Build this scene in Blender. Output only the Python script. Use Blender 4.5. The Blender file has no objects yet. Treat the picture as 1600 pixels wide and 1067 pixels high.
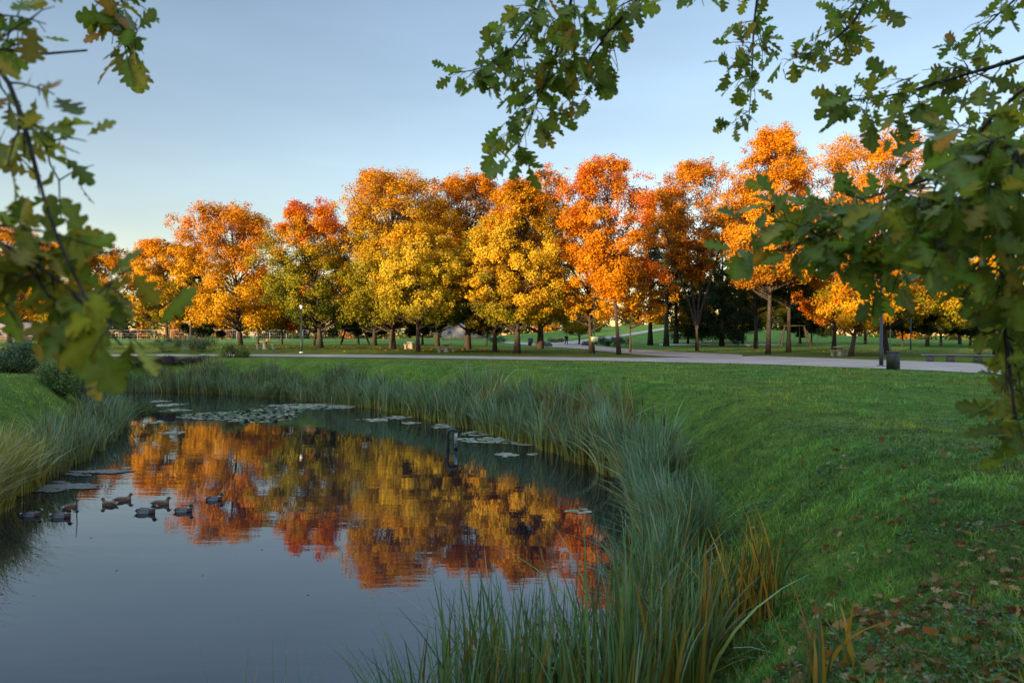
import bpy, math, random
import numpy as np
from math import radians, sin, cos, pi

SC = bpy.context.scene
COL = SC.collection
R = random.Random(7)

# ------------------------------------------------------------------ camera, sky, sun, exposure
CAM_H = 1.7
HORIZON = 524.0            # row of the horizon in the 1600 px wide photograph
F = 1066.7                 # focal length in those pixels (24 mm on full frame)
cam = bpy.data.cameras.new('camera')
cam.lens = 24; cam.sensor_width = 36
cam.shift_y = -(533.5 - HORIZON) / 1600.0
cam.clip_start = 0.05; cam.clip_end = 5000
cam.dof.use_dof = True; cam.dof.focus_distance = 28; cam.dof.aperture_fstop = 3.2
camo = bpy.data.objects.new('camera', cam); COL.objects.link(camo)
camo.location = (0, 0, CAM_H); camo.rotation_euler = (pi / 2, 0, 0)
SC.camera = camo

SUN_EL = radians(6.0); SUN_AZ = radians(222)      # azimuth clockwise from +Y: behind the camera, to its left
w = bpy.data.worlds.new("World"); SC.world = w; w.use_nodes = True
wn = w.node_tree; bg = wn.nodes['Background']
sky = wn.nodes.new('ShaderNodeTexSky'); sky.sky_type = 'NISHITA'; sky.sun_disc = False
sky.sun_elevation = SUN_EL; sky.sun_rotation = SUN_AZ
sky.dust_density = 0.35; sky.ozone_density = 2.2; sky.air_density = 1.0
tint = wn.nodes.new('ShaderNodeMix'); tint.data_type = 'RGBA'; tint.blend_type = 'MULTIPLY'; tint.inputs[0].default_value = 1
tint.inputs[7].default_value = (1.10, .83, .72, 1)            # colour tint takes the cyan out of the evening sky
cn = wn.nodes.new('ShaderNodeTexNoise'); cn.inputs['Scale'].default_value = 2.2; cn.inputs['Detail'].default_value = 5     # faint high streaks of cloud
cm = wn.nodes.new('ShaderNodeMapping'); cm.inputs['Scale'].default_value = (1, 1, 5); cm.inputs['Rotation'].default_value = (.12, .1, 0)
ct_ = wn.nodes.new('ShaderNodeTexCoord'); wn.links.new(ct_.outputs['Generated'], cm.inputs[0]); wn.links.new(cm.outputs[0], cn.inputs['Vector'])
cr_ = wn.nodes.new('ShaderNodeMapRange')
for i_, v_ in ((1, .35), (2, .70), (3, .97), (4, 1.09)): cr_.inputs[i_].default_value = v_
wn.links.new(cn.outputs['Fac'], cr_.inputs[0])
cs_ = wn.nodes.new('ShaderNodeVectorMath'); cs_.operation = 'SCALE'; wn.links.new(sky.outputs[0], cs_.inputs[0]); wn.links.new(cr_.outputs[0], cs_.inputs['Scale'])
wn.links.new(cs_.outputs[0], tint.inputs[6])
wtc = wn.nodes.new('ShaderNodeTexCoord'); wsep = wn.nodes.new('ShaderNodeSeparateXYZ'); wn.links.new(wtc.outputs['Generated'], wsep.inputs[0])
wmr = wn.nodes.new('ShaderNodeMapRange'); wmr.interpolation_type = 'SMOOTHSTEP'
for i_, v_ in ((1, .45), (2, .75), (3, 1.0), (4, 5.0)): wmr.inputs[i_].default_value = v_   # sky above the frame boosted as added fill light for the shaded ground
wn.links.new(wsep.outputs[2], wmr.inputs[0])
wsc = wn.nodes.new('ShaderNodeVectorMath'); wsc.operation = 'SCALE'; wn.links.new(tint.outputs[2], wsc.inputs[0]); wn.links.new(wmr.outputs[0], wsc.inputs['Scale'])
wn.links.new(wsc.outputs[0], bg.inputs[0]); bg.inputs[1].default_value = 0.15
sd = bpy.data.lights.new('sun', 'SUN'); sd.energy = 3.8; sd.angle = radians(0.5); sd.color = (1.0, 0.71, 0.42)
so = bpy.data.objects.new('sun', sd); COL.objects.link(so)
tosun = np.array([sin(SUN_AZ) * cos(SUN_EL), cos(SUN_AZ) * cos(SUN_EL), sin(SUN_EL)])
import mathutils
so.rotation_euler = mathutils.Vector(tosun).to_track_quat('Z', 'Y').to_euler()
so.location = (-60, -90, 40)
vs = SC.view_settings
vs.view_transform = 'Standard'; vs.look = 'None'; vs.gamma = 1; vs.use_curve_mapping = False
vs.exposure = 1.6
SC.cycles.max_bounces = 6; SC.cycles.transparent_max_bounces = 8

# ------------------------------------------------------------------ helpers
def rng(seed): return np.random.default_rng(seed)
def unit(v): return v / (np.linalg.norm(v, axis=-1, keepdims=True) + 1e-9)

def tag(o, label=None, cat=None, group=None, kind=None):
    if label: o['label'] = label
    if cat: o['category'] = cat
    if group: o['group'] = group
    if kind: o['kind'] = kind
    return o

def empty(name, loc, label=None, cat=None, group=None, rz=0):
    o = bpy.data.objects.new(name, None); COL.objects.link(o)
    o.empty_display_size = 0.2
    o.location = loc; o.rotation_euler = (0, 0, rz)
    return tag(o, label, cat, group)

def make_obj(name, verts, faces, mat, parent=None, col=None, smooth=False):
    """faces: (N,k) int array, or list of such arrays; col: (V,3) point colours"""
    verts = np.asarray(verts, dtype=np.float32)
    if not isinstance(faces, list): faces = [faces]
    faces = [np.asarray(f, dtype=np.int32) for f in faces if len(f)]
    me = bpy.data.meshes.new(name)
    me.vertices.add(len(verts)); me.vertices.foreach_set('co', verts.ravel())
    idx = np.concatenate([f.ravel() for f in faces]); tot = np.concatenate([np.full(len(f), f.shape[1], np.int32) for f in faces])
    start = np.concatenate([[0], np.cumsum(tot)[:-1]]).astype(np.int32)
    me.loops.add(len(idx)); me.loops.foreach_set('vertex_index', idx)
    me.polygons.add(len(tot)); me.polygons.foreach_set('loop_start', start); me.polygons.foreach_set('loop_total', tot)
    if smooth: me.polygons.foreach_set('use_smooth', np.ones(len(tot), bool))
    me.update(calc_edges=True)
    if col is not None:
        a = me.color_attributes.new('Col', 'FLOAT_COLOR', 'POINT')
        c4 = np.ones((len(verts), 4), np.float32); c4[:, :3] = col
        a.data.foreach_set('color', c4.ravel())
    if mat: me.materials.append(mat)
    o = bpy.data.objects.new(name, me); COL.objects.link(o)
    if parent: o.parent = parent
    return o

class MB:
    """collects boxes, tubes and lathes, then links them as one mesh object"""
    def __init__(s): s.v = []; s.f4 = []; s.f3 = []; s.n = 0
    def add(s, v, q=None, t=None):
        v = np.asarray(v, float)
        if q is not None and len(q): s.f4.append(np.asarray(q) + s.n)
        if t is not None and len(t): s.f3.append(np.asarray(t) + s.n)
        s.v.append(v); s.n += len(v); return s
    def box(s, c, size, rz=0, taper=1.0, bev=0.0):
        sx, sy, sz = [k / 2 for k in size]
        b = min(bev, sx * .5, sy * .5)
        ring = [(-sx + b, -sy), (sx - b, -sy), (sx, -sy + b), (sx, sy - b), (sx - b, sy), (-sx + b, sy), (-sx, sy - b), (-sx, -sy + b)] if b > 0 else [(-sx, -sy), (sx, -sy), (sx, sy), (-sx, sy)]
        n = len(ring); ring = np.array(ring); cr, sr = cos(rz), sin(rz)
        lv = []
        levels = [(-sz, 1.0), (sz - b, taper), (sz, taper * (1 - b / max(sx, sy)))] if b > 0 else [(-sz, 1.0), (sz, taper)]
        for z, k in levels:
            for x, y in ring * k: lv.append((c[0] + x * cr - y * sr, c[1] + x * sr + y * cr, c[2] + z))
        L = len(levels); q = []
        for l in range(L - 1):
            for i in range(n): q.append((l * n + i, l * n + (i + 1) % n, (l + 1) * n + (i + 1) % n, (l + 1) * n + i))
        t = []
        for i in range(1, n - 1):
            t.append((0, i + 1, i)); t.append(((L - 1) * n, (L - 1) * n + i, (L - 1) * n + i + 1))
        return s.add(lv, q, t)
    def tube(s, pts, rad, sides=6, cap=True):
        p = np.asarray(pts, float); m = len(p)
        r = np.broadcast_to(np.asarray(rad, float), (m,))
        tg = np.gradient(p, axis=0); tg = unit(tg)
        mean = unit(tg.mean(0)); ref = np.eye(3)[np.argmin(np.abs(mean))]
        a = unit(np.cross(tg, ref)); b = np.cross(tg, a)
        ang = np.arange(sides) * 2 * pi / sides
        v = p[:, None] + r[:, None, None] * (np.cos(ang)[None, :, None] * a[:, None] + np.sin(ang)[None, :, None] * b[:, None])
        i = np.arange(m - 1)[:, None] * sides; j = np.arange(sides)[None]; j2 = (j + 1) % sides
        q = np.stack([i + j, i + sides + j, i + sides + j2, i + j2], -1).reshape(-1, 4)
        t = []
        if cap:
            for k in range(1, sides - 1):
                t.append((0, k, k + 1)); e = (m - 1) * sides; t.append((e, e + k + 1, e + k))
        return s.add(v.reshape(-1, 3), q, t)
    def lathe(s, c, prof, sides=16):
        pts = np.array([(c[0], c[1], c[2] + z) for r_, z in prof]); 
        ang = np.arange(sides) * 2 * pi / sides
        v = np.array([[(c[0] + r_ * cos(a), c[1] + r_ * sin(a), c[2] + z) for a in ang] for r_, z in prof]).reshape(-1, 3)
        m = len(prof); q = [(i * sides + j, i * sides + (j + 1) % sides, (i + 1) * sides + (j + 1) % sides, (i + 1) * sides + j) for i in range(m - 1) for j in range(sides)]
        t = []
        for k in range(1, sides - 1):
            t.append((0, k + 1, k)); e = (m - 1) * sides; t.append((e, e + k, e + k + 1))
        return s.add(v, q, t)
    def build(s, name, mat, parent=None, smooth=False):
        fs = []
        if s.f4: fs.append(np.concatenate(s.f4))
        if s.f3: fs.append(np.concatenate(s.f3))
        return make_obj(name, np.concatenate(s.v), fs, mat, parent, smooth=smooth)

# ------------------------------------------------------------------ materials
def new_mat(name):
    m = bpy.data.materials.new(name); m.use_nodes = True
    nt = m.node_tree; return m, nt, nt.nodes, nt.links, nt.nodes['Principled BSDF']

def noise_mat(name, c1, c2, scale=8, rough=0.8, bump=0.0, detail=6, spec=0.3, metallic=0, stretch=None, bdist=0.02):
    m, nt, N, L, p = new_mat(name)
    tc = N.new('ShaderNodeTexCoord'); mp = N.new('ShaderNodeMapping'); L.new(tc.outputs['Object'], mp.inputs[0])
    if stretch: mp.inputs['Scale'].default_value = stretch
    n = N.new('ShaderNodeTexNoise'); n.inputs['Scale'].default_value = scale; n.inputs['Detail'].default_value = detail
    L.new(mp.outputs[0], n.inputs['Vector'])
    r = N.new('ShaderNodeValToRGB'); r.color_ramp.elements[0].position = .35; r.color_ramp.elements[1].position = .68
    r.color_ramp.elements[0].color = (*c1, 1); r.color_ramp.elements[1].color = (*c2, 1)
    L.new(n.outputs['Fac'], r.inputs[0]); L.new(r.outputs[0], p.inputs['Base Color'])
    p.inputs['Roughness'].default_value = rough; p.inputs['Specular IOR Level'].default_value = spec; p.inputs['Metallic'].default_value = metallic
    if bump:
        b = N.new('ShaderNodeBump'); b.inputs['Strength'].default_value = bump; b.inputs['Distance'].default_value = bdist
        L.new(n.outputs['Fac'], b.inputs['Height']); L.new(b.outputs[0], p.inputs['Normal'])
    return m

def foliage_mat(name, trans=0.3, rough=0.5, gloss=0.06):
    m, nt, N, L, p = new_mat(name)
    N.remove(p); out = N['Material Output']
    at = N.new('ShaderNodeAttribute'); at.attribute_name = 'Col'
    d = N.new('ShaderNodeBsdfDiffuse'); t = N.new('ShaderNodeBsdfTranslucent'); g = N.new('ShaderNodeBsdfGlossy')
    g.inputs['Roughness'].default_value = rough
    L.new(at.outputs['Color'], d.inputs[0]); L.new(at.outputs['Color'], t.inputs[0])
    m1 = N.new('ShaderNodeMixShader'); m1.inputs[0].default_value = trans; L.new(d.outputs[0], m1.inputs[1]); L.new(t.outputs[0], m1.inputs[2])
    lw = N.new('ShaderNodeLayerWeight'); lw.inputs[0].default_value = .5; fr = N.new('ShaderNodeMath'); fr.operation = 'POWER'; fr.inputs[1].default_value = 4; L.new(lw.outputs['Facing'], fr.inputs[0])
    mu = N.new('ShaderNodeMath'); mu.operation = 'MULTIPLY_ADD'; mu.inputs[1].default_value = gloss * 5; mu.inputs[2].default_value = gloss * .6
    L.new(fr.outputs[0], mu.inputs[0])
    m2 = N.new('ShaderNodeMixShader'); L.new(mu.outputs[0], m2.inputs[0]); L.new(m1.outputs[0], m2.inputs[1]); L.new(g.outputs[0], m2.inputs[2])
    L.new(m2.outputs[0], out.inputs[0])
    return m

M_LEAF = foliage_mat('autumn_leaves', .28, .6, .008)
M_OAK = foliage_mat('oak_leaves', .5, .45, .03)
M_REED = foliage_mat('reed_blades', .30, .5, .05)
M_GRASS = foliage_mat('grass_blades', .30, .5, .05)
M_PAD = foliage_mat('lily_pads', .05, .45, .04)
M_BUSH = foliage_mat('bush_leaves', .25, .5, .04)
M_BARK = noise_mat('bark', (.025, .019, .015), (.095, .07, .05), 6, .9, .6, stretch=(3, 3, .6), bdist=.04)
M_BARKD = noise_mat('dark_bark', (.02, .017, .014), (.075, .058, .045), 6, .9, .6, stretch=(3, 3, .6), bdist=.04)
M_TWIG = noise_mat('oak_bark', (.012, .010, .008), (.05, .04, .032), 18, .85, .4, stretch=(2, 2, .8), bdist=.01)
M_PATH = noise_mat('path_asphalt', (.30, .235, .185), (.40, .32, .25), .5, .85, .15, spec=.2)
M_STONE = noise_mat('pale_stone', (.24, .20, .15), (.38, .33, .25), 7, .85, .3)
M_STONED = noise_mat('dark_stone', (.04, .035, .035), (.10, .09, .085), 5, .85, .4)
M_DARKMETAL = noise_mat('dark_metal', (.018, .022, .022), (.035, .04, .04), 12, .5, .05, spec=.5)
M_GREENMETAL = noise_mat('green_metal', (.010, .018, .014), (.02, .03, .024), 10, .55, .05, spec=.5)
M_GALV = noise_mat('galvanised_metal', (.26, .27, .27), (.40, .41, .40), 12, .5, .05, spec=.5, metallic=.3)
M_WHITE = noise_mat('white_paint', (.62, .62, .60), (.78, .78, .75), 6, .5, .05)
M_WOODG = noise_mat('grey_wood', (.20, .17, .15), (.36, .32, .29), 9, .8, .3, stretch=(1, 6, 6))
M_CONC = noise_mat('concrete', (.07, .07, .07), (.13, .13, .125), 9, .9, .3)
M_YELLOW = noise_mat('yellow_green_paint', (.45, .55, .06), (.55, .65, .09), 8, .6)
M_BLUEINK = noise_mat('grey_blue_print', (.13, .14, .22), (.2, .21, .3), 20, .6)
M_PIPE = noise_mat('black_pipe', (.012, .011, .016), (.03, .027, .035), 20, .4, .1, spec=.5)
M_BROWNWALL = noise_mat('brown_boards', (.09, .06, .045), (.16, .11, .085), 3, .85, .2, stretch=(4, 4, .3))
M_ROOF = noise_mat('grey_roofing', (.12, .11, .11), (.2, .19, .18), 3, .8, .2)
M_PALEWALL = noise_mat('pale_render', (.22, .22, .21), (.30, .30, .29), 2, .85, .1)
M_GLASS = noise_mat('window_glass', (.03, .04, .05), (.06, .075, .09), 2, .08, spec=.8)
M_RED = noise_mat('orange_bag_cloth', (.55, .20, .02), (.7, .3, .04), 20, .8)

def ground_mat():
    m, nt, N, L, p = new_mat('lawn_turf')
    tc = N.new('ShaderNodeTexCoord')
    def noise(sc, det=6, ro=.6):
        n = N.new('ShaderNodeTexNoise'); n.inputs['Scale'].default_value = sc; n.inputs['Detail'].default_value = det; n.inputs['Roughness'].default_value = ro
        L.new(tc.outputs['Object'], n.inputs['Vector']); return n
    def ramp(src, stops):
        r = N.new('ShaderNodeValToRGB'); els = r.color_ramp.elements
        while len(els) < len(stops): els.new(.5)
        for e, (pos, c) in zip(els, stops): e.position = pos; e.color = (*c, 1)
        L.new(src, r.inputs[0]); return r
    n1 = noise(.55, 7, .7); n2 = noise(5, 8, .75); n3 = noise(40, 4, .7)
    a = ramp(n1.outputs['Fac'], [(.34, (.055, .125, .018)), (.5, (.105, .205, .028)), (.66, (.17, .25, .036))])
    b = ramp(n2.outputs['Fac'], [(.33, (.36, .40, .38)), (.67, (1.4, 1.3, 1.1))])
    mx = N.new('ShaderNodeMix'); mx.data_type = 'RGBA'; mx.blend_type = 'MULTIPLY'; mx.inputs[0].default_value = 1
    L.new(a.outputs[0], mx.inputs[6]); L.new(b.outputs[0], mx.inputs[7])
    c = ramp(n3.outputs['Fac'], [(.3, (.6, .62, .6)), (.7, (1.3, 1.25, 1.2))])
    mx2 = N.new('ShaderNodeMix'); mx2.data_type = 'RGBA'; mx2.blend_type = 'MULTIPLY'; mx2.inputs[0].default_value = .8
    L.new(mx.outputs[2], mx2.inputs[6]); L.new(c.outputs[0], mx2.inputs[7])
    # fallen leaf tint under the tree row, bare mud at the water
    at = N.new('ShaderNodeAttribute'); at.attribute_name = 'Col'
    sep = N.new('ShaderNodeSeparateColor'); L.new(at.outputs['Color'], sep.inputs[0])
    nl = noise(1.6, 6, .7); 
    lr = ramp(nl.outputs['Fac'], [(.42, (0, 0, 0)), (.62, (1, 1, 1))])
    mm = N.new('ShaderNodeMath'); mm.operation = 'MULTIPLY'; L.new(sep.outputs[0], mm.inputs[0]); L.new(lr.outputs[0], mm.inputs[1])
    mx3 = N.new('ShaderNodeMix'); mx3.data_type = 'RGBA'; L.new(mm.outputs[0], mx3.inputs[0]); L.new(mx2.outputs[2], mx3.inputs[6]); mx3.inputs[7].default_value = (.12, .085, .018, 1)
    mx4 = N.new('ShaderNodeMix'); mx4.data_type = 'RGBA'; L.new(sep.outputs[1], mx4.inputs[0]); L.new(mx3.outputs[2], mx4.inputs[6]); mx4.inputs[7].default_value = (.018, .016, .011, 1)
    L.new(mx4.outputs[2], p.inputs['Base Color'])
    p.inputs['Roughness'].default_value = .95; p.inputs['Specular IOR Level'].default_value = .1
    ad = N.new('ShaderNodeMath'); ad.operation = 'ADD'; L.new(n2.outputs['Fac'], ad.inputs[0]); L.new(n3.outputs['Fac'], ad.inputs[1])
    bp = N.new('ShaderNodeBump'); bp.inputs['Strength'].default_value = .9; bp.inputs['Distance'].default_value = .06
    L.new(ad.outputs[0], bp.inputs['Height']); L.new(bp.outputs[0], p.inputs['Normal'])
    return m

def water_mat():
    m, nt, N, L, p = new_mat('pond_water')
    p.inputs['Base Color'].default_value = (.004, .007, .011, 1)
    p.inputs['Roughness'].default_value = .015; p.inputs['IOR'].default_value = 2.15; p.inputs['Specular IOR Level'].default_value = .6
    tc = N.new('ShaderNodeTexCoord')
    def n(scale, rot, sc3, det=3):
        mp = N.new('ShaderNodeMapping'); mp.inputs['Rotation'].default_value = (0, 0, rot); mp.inputs['Scale'].default_value = sc3
        t = N.new('ShaderNodeTexNoise'); t.inputs['Scale'].default_value = scale; t.inputs['Detail'].default_value = det
        L.new(tc.outputs['Object'], mp.inputs[0]); L.new(mp.outputs[0], t.inputs['Vector']); return t
    a = n(1.0, radians(-28), (.35, 2.2, 1)); b = n(3.2, radians(10), (.6, 1.6, 1)); c = n(.35, 0, (1, 1, 1), 2)
    def mul(x, k):
        q = N.new('ShaderNodeMath'); q.operation = 'MULTIPLY'; L.new(x, q.inputs[0])
        if isinstance(k, float): q.inputs[1].default_value = k
        else: L.new(k, q.inputs[1])
        return q.outputs[0]
    s1 = N.new('ShaderNodeMath'); s1.operation = 'ADD'; L.new(mul(a.outputs['Fac'], 1.0), s1.inputs[0]); L.new(mul(b.outputs['Fac'], .30), s1.inputs[1])
    mk = N.new('ShaderNodeMapRange'); mk.inputs[1].default_value = .35; mk.inputs[2].default_value = .65; mk.inputs[3].default_value = .35; mk.inputs[4].default_value = 1.3
    L.new(c.outputs['Fac'], mk.inputs[0])
    h = mul(s1.outputs[0], mk.outputs[0])
    bp = N.new('ShaderNodeBump'); bp.inputs['Strength'].default_value = 1; bp.inputs['Distance'].default_value = .0030
    L.new(h, bp.inputs['Height']); L.new(bp.outputs[0], p.inputs['Normal'])
    return m

# ------------------------------------------------------------------ terrain
WATER_Z = -2.3
def chaikin(p, k):
    p = np.asarray(p, float)
    for _ in range(k):
        q = np.roll(p, -1, 0); p = np.stack([.75 * p + .25 * q, .25 * p + .75 * q], 1).reshape(-1, 2)
    return p
POND = chaikin([(1.75, 8.3), (2.35, 10.8), (2.85, 14), (3.0, 18.9), (2.1, 23.6), (-1.3, 29.6), (-8.7, 39.3), (-15, 44.5), (-22, 48), (-28.5, 49.5),
                (-30.5, 46.5), (-25.5, 41), (-19, 33), (-14.2, 22.5), (-12.2, 16.5), (-10.5, 12), (-9, 8), (-6, 5), (-2, 4.1), (.7, 5.6)], 3)
def pond_dist(X, Y):
    """signed distance to the waterline, positive on land"""
    X = np.asarray(X, float).ravel(); Y = np.asarray(Y, float).ravel()
    out = np.full(len(X), 1e9); inside = np.zeros(len(X), bool)
    n = len(POND)
    for i in range(n):
        a = POND[i]; b = POND[(i + 1) % n]; d = b - a
        t = np.clip(((X - a[0]) * d[0] + (Y - a[1]) * d[1]) / (d @ d), 0, 1)
        out = np.minimum(out, (X - a[0] - t * d[0]) ** 2 + (Y - a[1] - t * d[1]) ** 2)
        if a[1] != b[1]:
            c = ((a[1] > Y) != (b[1] > Y)) & (X < (b[0] - a[0]) * (Y - a[1]) / (b[1] - a[1]) + a[0]); inside ^= c
    return np.where(inside, -1, 1) * np.sqrt(out)
def sstep(a, b, x): t = np.clip((x - a) / (b - a), 0, 1); return t * t * (3 - 2 * t)
def ground(X, Y):
    X = np.asarray(X, float); Y = np.asarray(Y, float); sh = np.broadcast(X, Y).shape
    X = np.broadcast_to(X, sh).ravel(); Y = np.broadcast_to(Y, sh).ravel()
    near = (X > -45) & (X < 20) & (Y > -10) & (Y < 70)
    d = np.full(X.shape, 50.0)
    if near.any(): d[near] = pond_dist(X[near], Y[near])
    a = .5 + (-.42) * sstep(-20, 6, X)
    z = a * sstep(52, 66, Y)
    z = z + 4.6 * np.exp(-((X - 42) ** 2 / (2 * 30 ** 2) + (Y - 190) ** 2 / (2 * 38 ** 2)))
    und = .05 * np.sin(X * .55 + 1.3 * np.sin(Y * .21)) * np.sin(Y * .43 + X * .17) + .025 * np.sin(X * 1.9 + Y * 1.1) * np.sin(Y * 1.7)
    z = z + und * (1 - sstep(26, 36, Y))
    k = sstep(-.5, 3.0, d); zb = WATER_Z - .12
    bank = zb + (z - zb) * (k * .75 + .25 * np.clip((d + .5) / 3.5, 0, 1))
    z = np.where(d < 3.0, bank, z)
    z = np.where(d < -.5, zb - .25 * np.clip(-d - .5, 0, 3), z)
    return z.reshape(sh)
_D = np.geomspace(2, 600, 5000)
def at(px, py):
    """the ground point seen at a photograph pixel"""
    X = (px - 800) / F * _D; Z = CAM_H - (py - HORIZON) / F * _D
    g = ground(X, _D); i = np.argmax(Z <= g)
    if i == 0: i = len(_D) - 1
    f0 = Z[i - 1] - g[i - 1]; f1 = Z[i] - g[i]; t = f0 / (f0 - f1 + 1e-12)
    D = _D[i - 1] + t * (_D[i] - _D[i - 1])
    return np.array([(px - 800) / F * D, D, float(ground((px - 800) / F * D, D))])
def wat(px, py):
    D = (CAM_H - WATER_Z) * F / (py - HORIZON); return np.array([(px - 800) / F * D, D, WATER_Z])
def P(px, py, D): return np.array([(px - 800) / F * D, D, CAM_H - (py - HORIZON) / F * D])

def grid_lines(lo, hi, step, far_lo, far_hi, gr=1.18):
    c = list(np.arange(lo, hi + step / 2, step)); s = step
    while c[-1] < far_hi: s *= gr; c.append(c[-1] + s)
    s = step; pre = [lo]
    while pre[-1] > far_lo: s *= gr; pre.append(pre[-1] - s)
    return np.array(pre[::-1][:-1] + c)
gx = grid_lines(-34, 32, .3, -1500, 1500); gy = grid_lines(-6, 66, .3, -400, 2500)
GX, GY = np.meshgrid(gx, gy)
gz = ground(GX, GY).ravel()
gd = np.full(GX.size, 50.0); nb = (GX.ravel() > -45) & (GX.ravel() < 20) & (GY.ravel() < 70) & (GY.ravel() > -10)
gd[nb] = pond_dist(GX.ravel()[nb], GY.ravel()[nb])
nx, ny = len(gx), len(gy)
ii = (np.arange(ny - 1)[:, None] * nx + np.arange(nx - 1)[None]).ravel()
gcol = np.zeros((GX.size, 3))
gcol[:, 0] = (np.exp(-((GY - 58) / 12) ** 2) * .9).ravel() + (np.exp(-(((GX - 4.5) / 3.0) ** 2 + ((GY - 3.5) / 2.6) ** 2)) * .5).ravel()
gcol[:, 1] = 1 - sstep(.1, 1.3, gd)
tag(make_obj('lawn', np.stack([GX.ravel(), GY.ravel(), gz], 1), np.stack([ii, ii + 1, ii + nx + 1, ii + nx], 1), ground_mat(), col=gcol, smooth=True),
    'shaded green park lawn sloping down to the pond', 'lawn', kind='structure')
wq = np.array([(-33, 2, WATER_Z), (6, 2, WATER_Z), (6, 55, WATER_Z), (-33, 55, WATER_Z)])
tag(make_obj('water', wq, np.array([[0, 1, 2, 3]]), water_mat()), 'still dark pond water mirroring the orange trees and pale sky', 'pond', kind='structure')

PATHS = []
def on_path(X, Y):
    k = np.zeros(len(X), bool)
    for a, b in PATHS[:1]: k |= (Y > np.interp(X, a[:, 0], a[:, 1]) - .05) & (Y < np.interp(X, b[:, 0], b[:, 1]) + .05)
    return k
def strip(name, near, far, label, lift=.03, m=8):
    def dense(pl):
        pl = np.array([at(*q)[:2] for q in pl]); out = []
        for a, b in zip(pl[:-1], pl[1:]):
            for t in np.linspace(0, 1, 12, endpoint=False): out.append(a + (b - a) * t)
        return np.array(out + [pl[-1]])
    a, b = dense(near), dense(far); n = len(a); PATHS.append((a, b))
    t = np.linspace(0, 1, m)[None, :, None]
    xy = a[:, None] * (1 - t) + b[:, None] * t
    z = ground(xy[..., 0], xy[..., 1]) + lift
    v = np.concatenate([xy, z[..., None]], -1).reshape(-1, 3)
    i = (np.arange(n - 1)[:, None] * m + np.arange(m - 1)[None]).ravel()
    return tag(make_obj(name, v, np.stack([i, i + m, i + m + 1, i + 1], 1), M_PATH, smooth=True), label, 'path', kind='structure')
strip('path', [(-150, 557), (150, 556.8), (400, 556.8), (600, 559.2), (800, 562), (1000, 565.4), (1200, 570), (1350, 575.5), (1450, 579.5), (1567, 586), (1750, 597)],
      [(-150, 554), (150, 554), (400, 554), (600, 554.6), (800, 557.4), (1000, 559.8), (1200, 556.8), (1350, 562.3), (1450, 565.3), (1600, 571), (1800, 580)],
      'pale asphalt footpath crossing the park in front of the trees')
strip('path', [(786, 536.3), (826, 539.6), (860, 542.5), (880, 543.6), (905, 545.4), (930, 548), (960, 551.5), (1000, 555), (1057, 558.2), (1160, 560)],
      [(786, 534.4), (826, 535.2), (860, 535.4), (880, 534), (905, 532.5), (930, 539.5), (960, 544.3), (1000, 547), (1057, 550.3), (1160, 555)],
      'asphalt branch path leading away between the trees', lift=.045)
strip('path', [(900, 536), (940, 530.5), (975, 526), (1010, 520.5), (1050, 513.5)], [(898, 532.5), (940, 527), (975, 522.3), (1010, 517), (1050, 511)],
      'narrow path climbing the green mound', lift=.06)

# ------------------------------------------------------------------ foliage generators
def kites(c, nrm, size, rg, aspect=.85):
    """one folded rhombic leaf face per centre"""
    n = len(c); nrm = unit(nrm)
    a = unit(np.cross(nrm, rg.normal(size=(n, 3)))); b = np.cross(nrm, a)
    s = size[:, None] * .5
    fold = nrm * s * .25
    v = np.stack([c - a * s, c - b * s * aspect + fold, c + a * s, c + b * s * aspect + fold], 1).reshape(-1, 3)
    return v, np.arange(4 * n).reshape(n, 4)

PAL = dict(orange=(.60, .215, .006), bright=(.70, .29, .008), gold=(.60, .315, .010), yellow=(.60, .42, .025), ygreen=(.26, .225, .012), green=(.075, .105, .012),
           red=(.60, .095, .008), brown=(.36, .135, .010), dgreen=(.022, .036, .012), grey=(.06, .075, .035), olive=(.14, .14, .018))

def profile(shape, t):
    if shape == 'oval': return np.clip(np.sin(pi * (t * .82 + .13)), 0, 1) ** .5
    if shape == 'broad': return np.clip(np.sin(pi * (t * .78 + .15)), 0, 1) ** .42
    if shape == 'egg': return np.clip(np.sin(pi * (np.clip(t, 0, 1) ** .75 * .84 + .12)), 0, 1) ** .7
    if shape == 'vase': return np.sin(pi * np.clip(t, 0, 1) ** 1.25) ** .6 * .98 + .02
    if shape == 'spruce': return (1 - t) ** .85 * .95 + .05
    return np.ones_like(t)

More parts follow.
